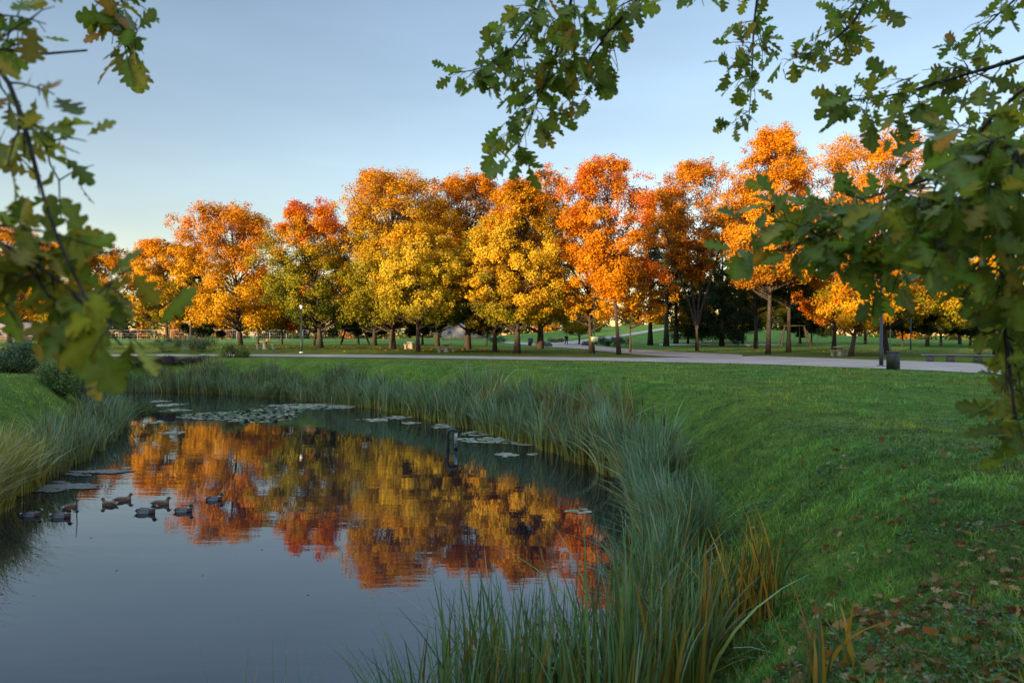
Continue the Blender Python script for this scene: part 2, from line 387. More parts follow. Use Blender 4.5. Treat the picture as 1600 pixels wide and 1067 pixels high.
def tree(name, px, py, top, x0, x1, bot, cols, label, cat='tree', seed=0, shape='oval', leaves=9000, leaf=.26, K=110, trunk_r=None, lean=0.0, forks=1,
         group=None, dark=False, clump=None, D=None):
    rg = rng(seed * 17 + 3)
    b = at(px, py)
    if D: b = np.array([(px - 800) / F * D, D, float(ground((px - 800) / F * D, D))])
    dist = b[1]
    H = CAM_H - (top - HORIZON) / F * dist - b[2]
    zb = CAM_H - (bot - HORIZON) / F * dist - b[2]
    cx = ((x0 + x1) / 2 - 800) / F * dist - b[0]; rx = (x1 - x0) / 2 / F * dist
    root = empty(name, b, label, cat, group)
    # clumps of foliage in the crown's volume
    K = int(K * 1.7)
    t = np.clip(rg.beta(1.0, .9, K), .01, .99)
    ph = rg.uniform(0, 2 * pi, K)
    u = rg.uniform(0, 1, K) ** .36
    lump = 1 + .16 * np.sin(3 * ph + 5 * t + seed) + .12 * np.sin(5 * ph - 9 * t + 2 * seed)
    pr = profile(shape, t) * rx * lump * 1.16
    cc = np.stack([cx * np.clip(t * 2 + .3, 0, 1) + pr * u * np.cos(ph), pr * u * np.sin(ph) * .95, zb + (H - zb) * (t * .93 + .02)], 1)
    cs = (clump or max(.40, rx * .155)) * rg.uniform(.6, 1.25, K)
    # ragged outer shoots, upright near the top
    tf = rg.uniform(size=K) < (.30 if shape != 'spruce' else 0)
    outw = unit(np.stack([np.cos(ph), np.sin(ph), np.full(K, .25) + 1.6 * t], 1))
    cc = np.where(tf[:, None], cc + outw * (rx * rg.uniform(.10, .26, K) * np.clip(u * 1.2, 0, 1))[:, None], cc); cs = np.where(tf, cs * .58, cs)
    cc[:, 2] = np.minimum(cc[:, 2], H - cs * .6)
    leaves = int(leaves * 4.3); leaf = leaf * .63 * max(1, dist / 66)
    # leaves
    pk = cs ** 2.2; ci = rg.choice(K, leaves, p=pk / pk.sum())
    off = rg.normal(size=(leaves, 3)); off = off / np.linalg.norm(off, axis=1, keepdims=True) * rg.uniform(0, 1, (leaves, 1)) ** .5
    stretch = np.array([1.1, 1.1, .85]) if shape != 'spruce' else np.array([1.5, 1.5, .32])
    c = cc[ci] + off * cs[ci][:, None] * stretch * 1.25
    c += rg.normal(size=c.shape) * .10
    axis = np.stack([np.full(leaves, cx), np.zeros(leaves), np.full(leaves, zb + (H - zb) * .4)], 1)
    nrm = unit(c - axis) * .7 + off * .5 + np.array([0, 0, .35]) + rg.normal(size=(leaves, 3)) * .55
    size = leaf * rg.uniform(.65, 1.25, leaves)
    v, f = kites(c, nrm, size, rg)
    # colour belongs to the leaf: the tree turns from the top down, each twig at its own pace
    th = np.clip((c[:, 2] - zb) / (H - zb) + (rg.normal(size=K) * .13)[ci] + rg.normal(size=leaves) * .07, 0, 1)
    pal = np.array([PAL[k] for k in cols]); m = len(pal) - 1
    q = th * m; i0 = np.clip(q.astype(int), 0, m - 1); fr = (q - i0)[:, None]
    col = pal[i0] * (1 - fr) + pal[i0 + 1] * fr
    col *= (rg.uniform(.72, 1.2, K)[ci] * rg.uniform(.7, 1.25, leaves))[:, None]
    make_obj('crown', v, f, M_LEAF, root, np.repeat(col, 4, 0))
    # trunk and limbs
    tr = trunk_r or max(.10, .016 * H)
    mb = MB()
    for fk in range(forks):
        dx = 0 if forks == 1 else (fk - (forks - 1) / 2) * rx * .55
        hh = np.linspace(0, 1, 9); zz = hh * (zb + (H - zb) * .82)
        base_x = cx * hh * .9 + dx * np.clip(hh * 1.6 - .25, 0, 1) + lean * hh
        pts = np.stack([base_x + np.sin(hh * 5 + fk + seed) * .05 * hh * rx * .3, np.sin(hh * 4 + seed) * .1 * hh, zz], 1)
        rr = tr * (1 - hh * .86) * (1 if forks == 1 else .75); rr[0] *= 1.35
        mb.tube(pts, rr, 8)
        nl = K // 3 if dist < 90 else K // 6
        for j in range(fk, nl, forks):
            e = cc[j]; z0 = max(zb * .7, min(e[2] - .25 * abs(e[2] - zb) - .5 * np.hypot(e[0] - cx, e[1]), zz[-1])); z0 = max(z0, zb * .55)
            i = np.interp(z0, pts[:, 2], np.arange(9)); s0 = np.array([np.interp(i, np.arange(9), pts[:, k]) for k in range(3)])
            if e[2] - s0[2] < .45 * np.hypot(e[0] - s0[0], e[1] - s0[1]): continue      # no limb runs out level
            r0 = np.interp(i, np.arange(9), rr) * .5
            mid = s0 * .5 + e * .5 + np.array([0, 0, -.10 * np.linalg.norm(e - s0)])
            tt = np.linspace(0, 1, 5)[:, None]
            lp = (1 - tt) ** 2 * s0 + 2 * tt * (1 - tt) * mid + tt ** 2 * e
            mb.tube(lp, np.linspace(max(r0, .02), .012, 5), 5)
    mb.build('trunk', M_BARKD if dark else M_BARK, root, smooth=True)
    return root

def bush(name, x0, x1, top, bot, label, col, seed, n=3500, leaf=.09, cat='bush', D=None, depth=None, group=None, flat=False):
    rg = rng(seed)
    b = at((x0 + x1) / 2, bot)
    if D: X = ((x0 + x1) / 2 - 800) / F * D; b = np.array([X, D, float(ground(X, D))])
    d = b[1]; rx = (x1 - x0) / 2 / F * d; h = CAM_H - (top - HORIZON) / F * d - b[2]; ry = depth or rx * .7
    root = empty(name, b, label, cat, group)
    K = max(14, int(40 * max(1, rx / max(h, .3)) * .6))
    ph = rg.uniform(0, 2 * pi, K); el = rg.uniform(0, 1, K); rad = rg.uniform(.45, 1, K)
    if flat: cc = np.stack([rg.uniform(-1, 1, K) * rx * .9, rg.uniform(-1, 1, K) * ry * .9, h * rg.uniform(.25, .82, K)], 1)
    elif 1: cc = np.stack([np.cos(ph) * rx * rad * np.sqrt(1 - .8 * el ** 2), np.sin(ph) * ry * rad * np.sqrt(1 - .8 * el ** 2), h * (.1 + .75 * el * rg.uniform(.75, 1.1, K))], 1)
    ci = rg.integers(0, K, n); off = rg.normal(size=(n, 3)) * .5
    cs = min(h * .3, rx * .45) * rg.uniform(.6, 1.2, K)
    c = cc[ci] + off * cs[ci][:, None]; c[:, 2] = np.abs(c[:, 2])
    nr = off * .6 + np.array([0, 0, .5]) + rg.normal(size=(n, 3)) * .5
    v, f = kites(c, nr, leaf * rg.uniform(.6, 1.3, n), rg, .6)
    cl = np.array(col)[rg.integers(0, len(col), K)][ci] * (rg.uniform(.65, 1.35, n))[:, None]
    make_obj('foliage', v, f, M_BUSH, root, np.repeat(cl, 4, 0))
    mb = MB()
    for j in range(min(K, 24)):
        mb.tube([(cc[j][0] * .25, cc[j][1] * .25, -.03), cc[j] * [.6, .6, .5], cc[j]], [.025, .015, .006], 5)
    mb.build('stems', M_BARKD, root)
    return root

def blades(base, h, wd, ld, lean, S, c0, c1, side=None, droop=.0, rg=None, tipw=.08):
    """curved tapering grass or reed blades; returns verts, faces, colours"""
    n = len(base); t = np.linspace(0, 1, S + 1)
    ldv = np.stack([np.cos(ld), np.sin(ld), np.zeros(n)], 1)
    if side is None: side = rg.uniform(0, 2 * pi, n)
    sv = np.stack([np.cos(side), np.sin(side), np.zeros(n)], 1)
    up = (t[None] - (.35 * lean[:, None] + droop) * t[None] ** 2.4) * h[:, None]
    ho = lean[:, None] * h[:, None] * t[None] ** 1.9
    ctr = base[:, None] + ldv[:, None] * ho[..., None]; ctr[..., 2] += up
    ww = wd[:, None] * np.clip((1 - t[None] ** 2.2), tipw, 1) * np.where(t[None] < .12, .75, 1) * .5
    l = ctr - sv[:, None] * ww[..., None]; r = ctr + sv[:, None] * ww[..., None]
    v = np.stack([l, r], 2).reshape(-1, 3)
    i = (np.arange(n)[:, None] * 2 * (S + 1) + np.arange(S)[None] * 2).ravel()
    f = np.stack([i, i + 1, i + 3, i + 2], 1)
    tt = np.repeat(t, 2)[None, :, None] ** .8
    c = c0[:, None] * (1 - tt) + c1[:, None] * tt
    return v, f, c.reshape(-1, 3)

def merge(parts):
    V, Fc, C, n = [], [], [], 0
    for v, f, c in parts: V.append(v); Fc.append(f + n); C.append(c); n += len(v)
    return np.concatenate(V), np.concatenate(Fc), np.concatenate(C)

# ------------------------------------------------------------------ trees behind the lawn
T = lambda *a, **k: tree(*a, **k)
ROW = 'autumn maples in the row behind the lawn'
T('maple_tree', 15, 535, 352, -70, 78, 500, ('gold', 'orange', 'bright'), 'orange maple at the far left edge, seen behind the near oak leaves', seed=1, shape='broad', group=ROW, D=88)
T('maple_tree', 130, 533, 372, 78, 195, 505, ('ygreen', 'gold', 'orange'), 'orange maple partly covered by the hanging oak spray on the left', seed=2, group=ROW, D=88)
T('maple_tree', 262, 533.5, 376, 202, 302, 503, ('ygreen', 'gold', 'bright'), 'golden maple just left of the broad orange maple, behind the low clipped hedge', seed=3, group=ROW, D=88)
T('birch_tree', 298, 533, 384, 280, 322, 480, ('olive', 'green', 'olive'), 'slim green tree peeping up between the two leftmost golden maples', seed=4, leaves=2500, K=50, D=88)
T('maple_tree', 376, 541, 320, 290, 430, 508, ('gold', 'gold', 'orange', 'bright'), 'broad rounded orange maple behind the stone table on the left', seed=5, shape='broad', leaves=13000, K=170, group=ROW)
T('maple_tree', 403, 539, 428, 366, 452, 515, ('ygreen', 'green', 'gold'), 'low dark trunked maple directly behind the left stone table', seed=6, leaves=4500, dark=True, group=ROW)
T('maple_tree', 501, 543.5, 313, 424, 546, 505, ('green', 'ygreen', 'ygreen', 'bright', 'red'), 'green and yellow maple whose top has turned red', seed=7, leaves=13000, K=160, group=ROW)
T('maple_tree', 490, 540, 400, 455, 560, 512, ('green', 'orange', 'ygreen'), 'dark trunked maple standing close against the red topped one', seed=8, leaves=5000, dark=True, group=ROW)
T('maple_tree', 440, 533, 430, 405, 480, 515, ('red', 'orange', 'ygreen'), 'small red maple far back behind the street lamp on the left', seed=38, leaves=3000, K=60, group=ROW, D=88)
T('maple_tree', 585, 540, 340, 535, 640, 512, ('green', 'ygreen', 'gold'), 'maple with a dark slim trunk just right of the swings', seed=9, leaves=7000, dark=True, group=ROW)
T('maple_tree', 613, 545, 264, 533, 690, 508, ('ygreen', 'ygreen', 'gold', 'gold', 'orange'), 'big golden maple with ragged upright top, tallest of the central clump', seed=10, leaves=18000, K=230, shape='oval', group=ROW)
T('maple_tree', 653, 549.5, 352, 600, 706, 503, ('ygreen', 'yellow', 'gold'), 'golden maple with a sunlit trunk beside the half hidden stone blocks', seed=11, leaves=10000, K=140, group=ROW)
T('maple_tree', 683, 540.5, 330, 640, 735, 508, ('green', 'gold', 'orange'), 'maple with an orange lit trunk behind the central stone table', seed=12, leaves=7000, group=ROW)
T('maple_tree', 731, 545.5, 268, 664, 796, 506, ('green', 'ygreen', 'gold', 'orange', 'orange'), 'dense orange topped maple just right of the central stone table', seed=13, leaves=16000, K=200, shape='broad', group=ROW)
T('maple_tree', 773, 549.5, 345, 715, 835, 512, ('green', 'gold', 'yellow'), 'yellow green maple with slim trunk, second right of the central stone table', seed=14, leaves=10000, K=130, group=ROW)
T('maple_tree', 808, 551.5, 274, 752, 872, 510, ('ygreen', 'gold', 'yellow', 'gold', 'orange'), 'bright yellow maple in front of the others at the middle of the row', seed=15, leaves=17000, K=210, shape='egg', group=ROW)
T('maple_tree', 844, 545, 262, 800, 905, 510, ('ygreen', 'ygreen', 'brown', 'orange'), 'rusty brown topped maple behind the bright yellow one', seed=16, leaves=11000, K=150, group=ROW)
T('maple_tree', 924, 551.5, 320, 862, 962, 505, ('gold', 'orange', 'orange'), 'thin orange maple behind the post with the yellow sign', seed=17, leaves=5200, K=110, trunk_r=.2, group=ROW)
T('maple_tree', 967, 554, 241, 878, 1014, 468, ('bright', 'orange', 'orange', 'orange', 'red', 'bright'), 'tall airy orange maple with bare lower limbs beside the branch path', seed=18, leaves=11000, K=190, shape='vase', trunk_r=.17, clump=.55, group=ROW)
T('maple_tree', 985, 551, 400, 925, 1040, 498, ('gold', 'orange', 'red'), 'low red orange maple right of the tall airy one', seed=19, leaves=4200, K=80, trunk_r=.1, group=ROW)
T('larch_tree', 1016, 539.5, 308, 990, 1042, 500, ('dgreen', 'grey', 'olive'), 'thin sparse conifer just right of the tall airy orange maple', seed=20, shape='spruce', leaves=4500, dark=True)
T('larch_tree', 1041, 541, 300, 1018, 1066, 470, ('dgreen', 'grey', 'brown'), 'second thin conifer, its bare dark pole beside the flower bed', seed=21, shape='spruce', leaves=3800, dark=True)
T('larch_tree', 1056, 540, 318, 1036, 1080, 480, ('dgreen', 'grey', 'olive'), 'third thin conifer, left of the many stemmed maple', seed=22, shape='spruce', leaves=3800, dark=True)
T('maple_tree', 1089, 548.5, 250, 1018, 1150, 440, ('brown', 'brown', 'orange', 'orange'), 'many stemmed rust orange maple with thin lower crown', seed=23, leaves=9500, K=190, shape='vase', forks=4, trunk_r=.2, clump=.6, group=ROW)
T('spruce_tree', 1125, 540.5, 440, 1068, 1180, 531, ('dgreen', 'dgreen', 'dgreen'), 'low wide dark yew between the rust orange maple and the tall bright one', cat='evergreen', seed=24, shape='broad', leaves=7000, dark=True, leaf=.22)
T('pine_tree', 1128, 541, 330, 1095, 1165, 470, ('dgreen', 'olive', 'grey'), 'slim pine rising behind the low dark yew', cat='pine', seed=25, leaves=4500, dark=True)
T('pine_tree', 1181, 544.5, 300, 1140, 1225, 480, ('dgreen', 'olive', 'brown'), 'dark trunked pine just left of the tall bright orange maple', cat='pine', seed=26, leaves=6000, dark=True, trunk_r=.24)
T('maple_tree', 1200, 553.5, 196, 1146, 1276, 448, ('brown', 'gold', 'orange', 'bright', 'bright'), 'tallest bright orange maple, right of centre, with a straight grey trunk', seed=27, leaves=17000, K=230, shape='egg', trunk_r=.2, group=ROW)
T('pine_tree', 1232, 550, 330, 1195, 1275, 470, ('dgreen', 'olive', 'dgreen'), 'dark pine right of the tallest bright orange maple', cat='pine', seed=28, leaves=5000, dark=True)
T('maple_tree', 1303, 546, 300, 1258, 1362, 505, ('orange', 'red', 'orange', 'bright'), 'fiery orange maple with forked dark trunk behind the right stone table', seed=29, leaves=8500, K=140, dark=True, forks=2, trunk_r=.3, group=ROW)
T('maple_tree', 1329, 556.5, 420, 1312, 1398, 512, ('gold', 'gold', 'orange'), 'small yellow orange maple with a pale grey trunk at the right stone table', seed=30, leaves=4500, K=80, trunk_r=.2, group=ROW)
T('maple_tree', 1382, 553, 205, 1285, 1445, 500, ('ygreen', 'orange', 'bright', 'bright'), 'large orange maple behind the dark post, its top showing over the oak branch', seed=31, leaves=14000, K=190, shape='broad', group=ROW)
T('maple_tree', 1449, 541, 385, 1390, 1512, 515, ('ygreen', 'ygreen', 'gold', 'orange'), 'yellow green maple with a thick dark trunk behind the long bench', seed=32, leaves=8000, K=110, dark=True, group=ROW)
T('linden_tree', 1530, 556, 440, 1498, 1566, 512, ('green', 'ygreen', 'yellow'), 'young thin yellow green tree directly behind the long bench', seed=33, leaves=3000, K=60, trunk_r=.09)
T('maple_tree', 1556, 556, 325, 1490, 1640, 505, ('ygreen', 'gold', 'bright'), 'golden maple at the right edge seen through the oak leaves', seed=34, leaves=10000, K=130, group=ROW)
for i, (px, py, tp, x0, x1, bt, lb) in enumerate([
        (1410, 533, 440, 1375, 1448, 520, 'dark round evergreen behind the dark post, left of the long bench'),
        (1470, 535, 432, 1425, 1520, 522, 'dark broad evergreen behind the left half of the long bench'),
        (1516, 536, 446, 1480, 1560, 524, 'dark evergreen behind the young thin tree'),
        (1268, 533, 450, 1235, 1300, 524, 'dark bushy evergreen behind the timber frame'),
        (560, 533.6, 450, 520, 600, 524, 'dark bushy evergreen behind the swings'),
        (320, 533.6, 452, 290, 352, 524, 'dark bushy evergreen behind the fence on the left'),
        (660, 534, 440, 625, 700, 522, 'dark bushy evergreen between the golden trunks of the central clump'),
        (760, 534, 450, 730, 800, 520, 'dark bushy evergreen right of the pale low house')]):
    T('spruce_tree', px, py, tp, x0, x1, bt, ('dgreen', 'dgreen', 'green'), lb, D=92, cat='evergreen', seed=50 + i, shape='broad', leaves=3500, K=60, dark=True, leaf=.34)

for i, (px, tp, x0, x1, lb) in enumerate([(1075, 425, 1035, 1118, 'far golden maple glimpsed between the thin conifers and the many stemmed maple'), (1160, 415, 1120, 1205, 'far golden maple glimpsed left of the tallest bright orange one'),
        (1250, 420, 1212, 1290, 'far golden maple glimpsed between the tallest maple and the fiery one'), (1352, 415, 1312, 1395, 'far golden maple glimpsed behind the right stone table'), (1500, 410, 1440, 1545, 'far golden maple above the long bench'), (905, 462, 870, 938, 'far low golden maple above the walking person')]):
    T('maple_tree', px, 531, tp, x0, x1, 520, ('ygreen', 'gold', 'gold'), lb, D=105, seed=80 + i, leaves=4500, K=70, group='golden maples far behind the row')

# the far wood that closes the park, one mass
def wood(name, xs, ys, hfun, n, size, cols, seed, label, kmul=1.0, hv=(.72, 1.1)):
    rg = rng(seed)
    K = int((xs[1] - xs[0]) / 1.8 * kmul)
    kx = rg.uniform(*xs, K); ky = rg.uniform(*ys, K); kh = np.array([hfun(x) for x in kx]) * rg.uniform(*hv, K); kr = rg.uniform(2.2, 4.2, K)
    ci = rg.integers(0, K, n); t = rg.uniform(0, 1, n) ** 1.15
    rad = kr[ci] * np.sin(pi * np.clip(t * .72 + .25, 0, 1)) ** .5 * rg.uniform(0, 1, n) ** .4; ph = rg.uniform(0, 2 * pi, n)
    X = kx[ci] + rad * np.cos(ph); Y = ky[ci] + rad * np.sin(ph)
    c = np.stack([X, Y, np.zeros(n)], 1); c[:, 2] = ground(kx, ky)[ci] + .1 + t * kh[ci]
    nr = np.stack([np.cos(ph), np.sin(ph), np.full(n, .4)], 1) + rg.normal(size=(n, 3)) * .6
    v, f = kites(c, nr, size * rg.uniform(.6, 1.3, n), rg)
    cl = np.array([PAL[k] for k in cols])[rg.integers(0, len(cols), K)][ci] * rg.uniform(.6, 1.2, n)[:, None]
    mb = MB()
    o = make_obj(name, v, f, M_LEAF, None, np.repeat(cl, 4, 0))
    return tag(o, label, 'woodland', kind='stuff')
def far_h(x):
    px = 800 + x / 235 * F
    return 13.0 + 5 * (1 - sstep(780, 930, px)) + 6 * sstep(1060, 1180, px)
wood('woodland', (-240, 240), (222, 262), far_h, 80000, 1.05, ('gold', 'brown', 'green', 'green', 'olive', 'dgreen', 'dgreen'), 71, 'far belt of autumn woodland closing the park behind the trees')  # shade of the trees in front put into the palette's dark greens
# unseen wood added behind the camera, its height set to shade the lawn
_rg = rng(5); _hb = _rg.uniform(-1, 1, 200)
wood('woodland', (-270, 60), (-112, -84), lambda x: 22.3 + 1.5 * float(sstep(-150, -120, x)) + .7 * sin(x * .21) + .5 * sin(x * .083 + 1), 110000, 1.5, ('ygreen', 'green', 'gold', 'olive'), 72, 'tall autumn wood added unseen behind the viewpoint to shade the lawn', kmul=1.7, hv=(.88, 1.03))

# ------------------------------------------------------------------ bushes and hedges
G1 = [(.07, .12, .04), (.09, .145, .045), (.055, .10, .036)]; G2 = [(.09, .15, .02), (.13, .19, .026), (.07, .12, .02)]
PB = [(.085, .04, .035), (.06, .035, .04), (.12, .07, .03), (.09, .085, .03)]; GR = [(.06, .08, .06), (.08, .09, .075), (.05, .07, .05)]
bush('bush', -30, 78, 530, 592, 'large leafy green bush at the left edge above the mown bank', G1, 101, n=7000, D=31)
bush('bush', 62, 128, 553, 604, 'rounded yellow green bush next to the large bush on the left bank', G2, 102, n=5000, D=28.5, leaf=.08)
bush('bush', 108, 150, 548, 598, 'greyish shrub right of the rounded bush on the left bank', GR, 103, n=2500, D=31, leaf=.08)
bush('bush', 10, 60, 556, 588, 'yellowing low bush in front of the large bush on the left', [(.14, .12, .015), (.09, .10, .02)], 104, n=2000, D=31.5, leaf=.08)
bush('hedge', 246, 332, 527, 554, 'low clipped green hedge beyond the far end of the pond', G1, 105, n=11000, leaf=.11, cat='hedge', flat=True, depth=1.2, D=59.5)
bush('bush', 335, 386, 537, 566, 'green bush beside the path at the far end of the pond', G2, 106, n=5500, D=52.6)
bush('bush', 236, 282, 556, 592, 'dark purple leaved shrub at the far end of the pond, below the hedge', PB, 107, n=4000, D=51)
bush('bush', 274, 312, 559, 594, 'brown leaved shrub in the middle of the far pond bank', PB[1:], 108, n=4000, D=50.8)
bush('bush', 304, 336, 556, 590, 'dark purple shrub nearest the reeds at the far pond bank', PB, 109, n=3500, D=50.8)
bush('bush', 180, 240, 558, 598, 'reddish brown shrub at the left corner of the far pond bank', PB[2:] + G2[:1], 110, n=4000, D=51)
bush('bush', 907, 928, 532, 540.5, 'low dark shrub on the paving behind the signpost', G1, 111, n=1200, leaf=.12)
bush('bush', 926, 985, 526, 541, 'long dark green shrub bed right of the signpost', [(.03, .05, .025), (.04, .06, .03)], 112, n=4000, leaf=.13, flat=True)
bush('flower_bed', 1044, 1090, 520, 530, 'dark oval flower bed on the green mound', [(.03, .025, .03), (.05, .035, .04), (.03, .05, .02)], 113, n=2500, leaf=.18, cat='flower bed', flat=True, depth=2.5)
bush('hedge', 855, 885, 528, 535.5, 'low brownish hedge along the paving behind the walking person', [(.14, .10, .03), (.10, .09, .03)], 114, n=2200, leaf=.12, cat='hedge', flat=True)
bush('hedge', 762, 790, 524, 536, 'rough grey green hedge left of the paving', GR + G1, 115, n=2200, leaf=.14, cat='hedge', flat=True)

# ------------------------------------------------------------------ fence, houses, swings
fd = 124
fr = empty('fence', (-42, fd, float(ground(-42, fd))), 'long grey wire mesh fence with slim posts behind the trees on the left', 'fence')
mbw = MB(); mbr = MB(); px_ = np.arange(-62, 36, 3.0)
for x in px_:
    g = float(ground(x - 42, fd)) - fr.location.z
    MB().tube([(x, 0, g - .05), (x, 0, g + 2.15)], .05, 6).build('post', M_GALV, fr)
zs = lambda x: float(ground(x - 42, fd)) - fr.location.z
for zz in (.1, .6, 1.1, 1.6): mbw.tube([(x, .03, zs(x) + zz) for x in px_], .010, 4)
for x in np.arange(px_[0], px_[-1], .38): mbw.tube([(x, .03, zs(x) + .08), (x, .03, zs(x) + 2.1)], .007, 4)
mbw.build('wire_mesh', M_GALV, fr)
mbr.tube([(x, 0, zs(x) + 2.13) for x in px_], .035, 6).build('top_rail', M_GALV, fr)

def house(px0, px1, D, hh, label, wall, roofh=1.2, seed=0, depth=7):
    x0 = (px0 - 800) / F * D; x1 = (px1 - 800) / F * D; g = float(ground((x0 + x1) / 2, D))
    r = empty('house', ((x0 + x1) / 2, D, g), label, 'house'); L = x1 - x0
    MB().box((0, depth / 2, hh / 2), (L, depth, hh)).build('wall', wall, r)
    mb = MB(); e = .4
    mb.add([(-L / 2 - e, -e, hh + .01), (L / 2 + e, -e, hh + .01), (L / 2 + e, depth + e, hh + .01), (-L / 2 - e, depth + e, hh + .01), (-L / 2 - e, depth / 2, hh + roofh), (L / 2 + e, depth / 2, hh + roofh)],
           [(0, 1, 5, 4), (2, 3, 4, 5), (3, 2, 1, 0)], [(0, 4, 3), (1, 2, 5)]).build('roof', M_ROOF, r)
    n = max(2, int(L / 3.2))
    for k in range(n):
        x = -L / 2 + (k + .5) * L / n
        if k == n // 2:
            dr = MB().box((x, -.03, 1.02), (1.0, .08, 2.04)).build('door', M_ROOF, r); MB().box((x + .38, -.1, 1.0), (.12, .05, .04)).build('handle', M_GALV, dr)
        else:
            wn_ = MB().box((x, -.03, 1.55), (1.25, .08, 1.05)).build('window', M_WHITE, r); MB().box((x, -.055, 1.55), (1.05, .07, .85)).build('pane', M_GLASS, wn_)
    return r
house(-40, 88, 140, 2.6, 'long low brown boarded house behind the fence at the left edge', M_BROWNWALL, 1.3)
house(690, 765, 150, 2.4, 'low pale house with dark windows behind the fence near the middle', M_PALEWALL, 1.0)

def swing(px0, px1, py, hpx, label, seat=True, group=None):
    a = at(px0, py); b = at(px1, py); D = (a[1] + b[1]) / 2; k = D / F
    L = (px1 - px0) * k; h = hpx * k; c = (a + b) / 2
    r = empty('swing_set', c, label, 'swing set', group)
    for sx in (-1, 1):
        for sy in (-1, 1):
            MB().tube([(sx * L * .5, sy * h * .2, -.03), (sx * L * .30, 0, h)], .07, 7).build('leg', M_BARKD, r)
    MB().tube([(-L * .36, 0, h), (L * .36, 0, h)], .07, 8).build('crossbar', M_BARKD, r)
    if seat:
        s = MB().box((0, 0, h * .22), (L * .34, .35, .06)).build('swing_seat', M_BARKD, r)
        for sx in (-1, 1): MB().tube([(sx * L * .16, 0, h * .22), (sx * L * .16, 0, h)], .012, 4).build('chain', M_DARKMETAL, s)
    return r
swing(532, 577, 539, 26, 'dark wooden swing set with one seat standing under the maples on the left')
swing(1217, 1266, 545, 36, 'dark timber swing frame between the trunks on the right', seat=True)

# ------------------------------------------------------------------ street furniture
def table_set(px, py, stools, label, slabel, s=1.0, item=False):
    b = at(px, py); t = empty('picnic_table', b, label, 'picnic table', 'stone picnic tables')
    MB().lathe((0, 0, 0), [(.27 * s, -.02), (.27 * s, .05), (.20 * s, .12), (.20 * s, .6 * s), (.26 * s, .66 * s)], 14).build('pedestal', M_STONE, t, smooth=False)
    MB().lathe((0, 0, 0), [(.48 * s, .662 * s), (.52 * s, .69 * s), (.52 * s, .735 * s), (.48 * s, .755 * s)], 20).build('table_top', M_STONE, t)
    for (qx, qy, lb) in stools:
        q = at(qx, qy); st = empty('stool', q, lb, 'stool', 'stone stools around the picnic tables')
        MB().lathe((0, 0, 0), [(.15, -.02), (.15, .04), (.12, .1), (.12, .33), (.17, .40)], 12).build('pedestal', M_STONE, st)
        MB().lathe((0, 0, 0), [(.2, .402), (.22, .42), (.22, .46), (.2, .475)], 16).build('seat', M_STONE, st)
    return t, b
t1, b1 = table_set(414, 546, [(402.5, 546, 'stone stool left of the table by the left street lamp'), (427, 546, 'stone stool right of the table by the left street lamp')],
                   'round pale stone picnic table with an orange bag on it', '', s=1.0)
bagb = MB(); bagb.box((0, 0, .085), (.30, .18, .17), .3, .8, .04); bagb.tube([(-.08, 0, .16), (-.05, 0, .25), (.05, 0, .25), (.08, 0, .16)], .012, 5)
bg_ = bagb.build('bag', M_RED); bg_.location = (b1[0] + .25, b1[1] - .1, b1[2] + .757); tag(bg_, 'small orange bag lying on the left stone table', 'bag')
table_set(697, 550, [(686, 550, 'stone stool left of the central stone table'), (708, 550, 'stone stool right of the central stone table')],
          'round pale stone picnic table standing alone at the middle, under the golden maples', '')
table_set(1311.5, 556, [(1300.5, 556, 'stone stool left of the table by the pale grey trunk on the right'), (1318.5, 555.3, 'stone stool right of the table by the pale grey trunk'),
                        (1324.5, 556, 'stone stool between the right table and the pale grey trunk')], 'round pale stone picnic table beside the pale grey trunk on the right', '')
table_set(643, 545.3, [(634, 545.5, 'stone stool left of the half hidden table beside the sunlit trunk'), (639, 544, 'stone stool behind the half hidden table beside the sunlit trunk')],
          'stone picnic table half hidden by the sunlit maple trunk', '', s=.95)

def lamp_post(px, py, D, h, label, head='lantern', r=.06, mat=None):
    b = at(px, py)
    if D: X = (px - 800) / F * D; b = np.array([X, D, float(ground(X, D))])
    t = empty('street_lamp', b, label, 'street lamp', 'lamp posts in the park')
    m = mat or M_GREENMETAL
    MB().lathe((0, 0, 0), [(r * 3, -.03), (r * 3, .05), (r * 1.6, .08)], 12).build('base', M_CONC if head != 'lantern' else M_WHITE, t)
    MB().tube([(0, 0, .05), (0, 0, 1.0), (0, 0, 1.02), (0, 0, h)], [r * 1.25, r * 1.25, r, r * .85], 10).build('pole', m, t, smooth=True)
    if head == 'lantern':
        l = MB().lathe((0, 0, h), [(.10, 0), (.17, .28), (.16, .30)], 6).build('lamp_shade', M_WHITE, t)
        MB().lathe((0, 0, h + .302), [(.22, 0), (.05, .12), (.02, .18)], 6).build('cap', M_DARKMETAL, t)
    elif head == 'globe':
        MB().lathe((0, 0, h), [(.08, 0), (.2, .08), (.26, .24), (.2, .40), (.05, .48)], 12).build('lamp_shade', M_WHITE, t, smooth=True)
    else:
        MB().lathe((0, 0, h), [(.08, 0), (.2, .05), (.2, .22), (.24, .24), (.24, .28)], 12).build('lamp_shade', M_DARKMETAL, t)
    return t, b
lamp_post(471, 551, None, 3.75, 'slim dark street lamp with a white lantern right of the left stone table', 'lantern')
tl, bl = lamp_post(928.5, 555, None, 4.6, 'slim lamp post carrying the yellow edged sign, in front of a thin maple trunk', 'cone', .05, M_GREENMETAL)
lamp_post(1377, 572.5, None, 4.4, 'dark lamp post standing left of the litter bin at the edge of the lawn', 'cone', .085, M_DARKMETAL)
lamp_post(1391, 551, None, 4.4, 'thin grey lamp post behind the litter bin, beyond the path', 'cone', .05, M_GALV)
lamp_post(1423, 547, None, 4.2, 'slim black lamp post left of the long bench among the dark evergreens', 'cone', .06, M_DARKMETAL)
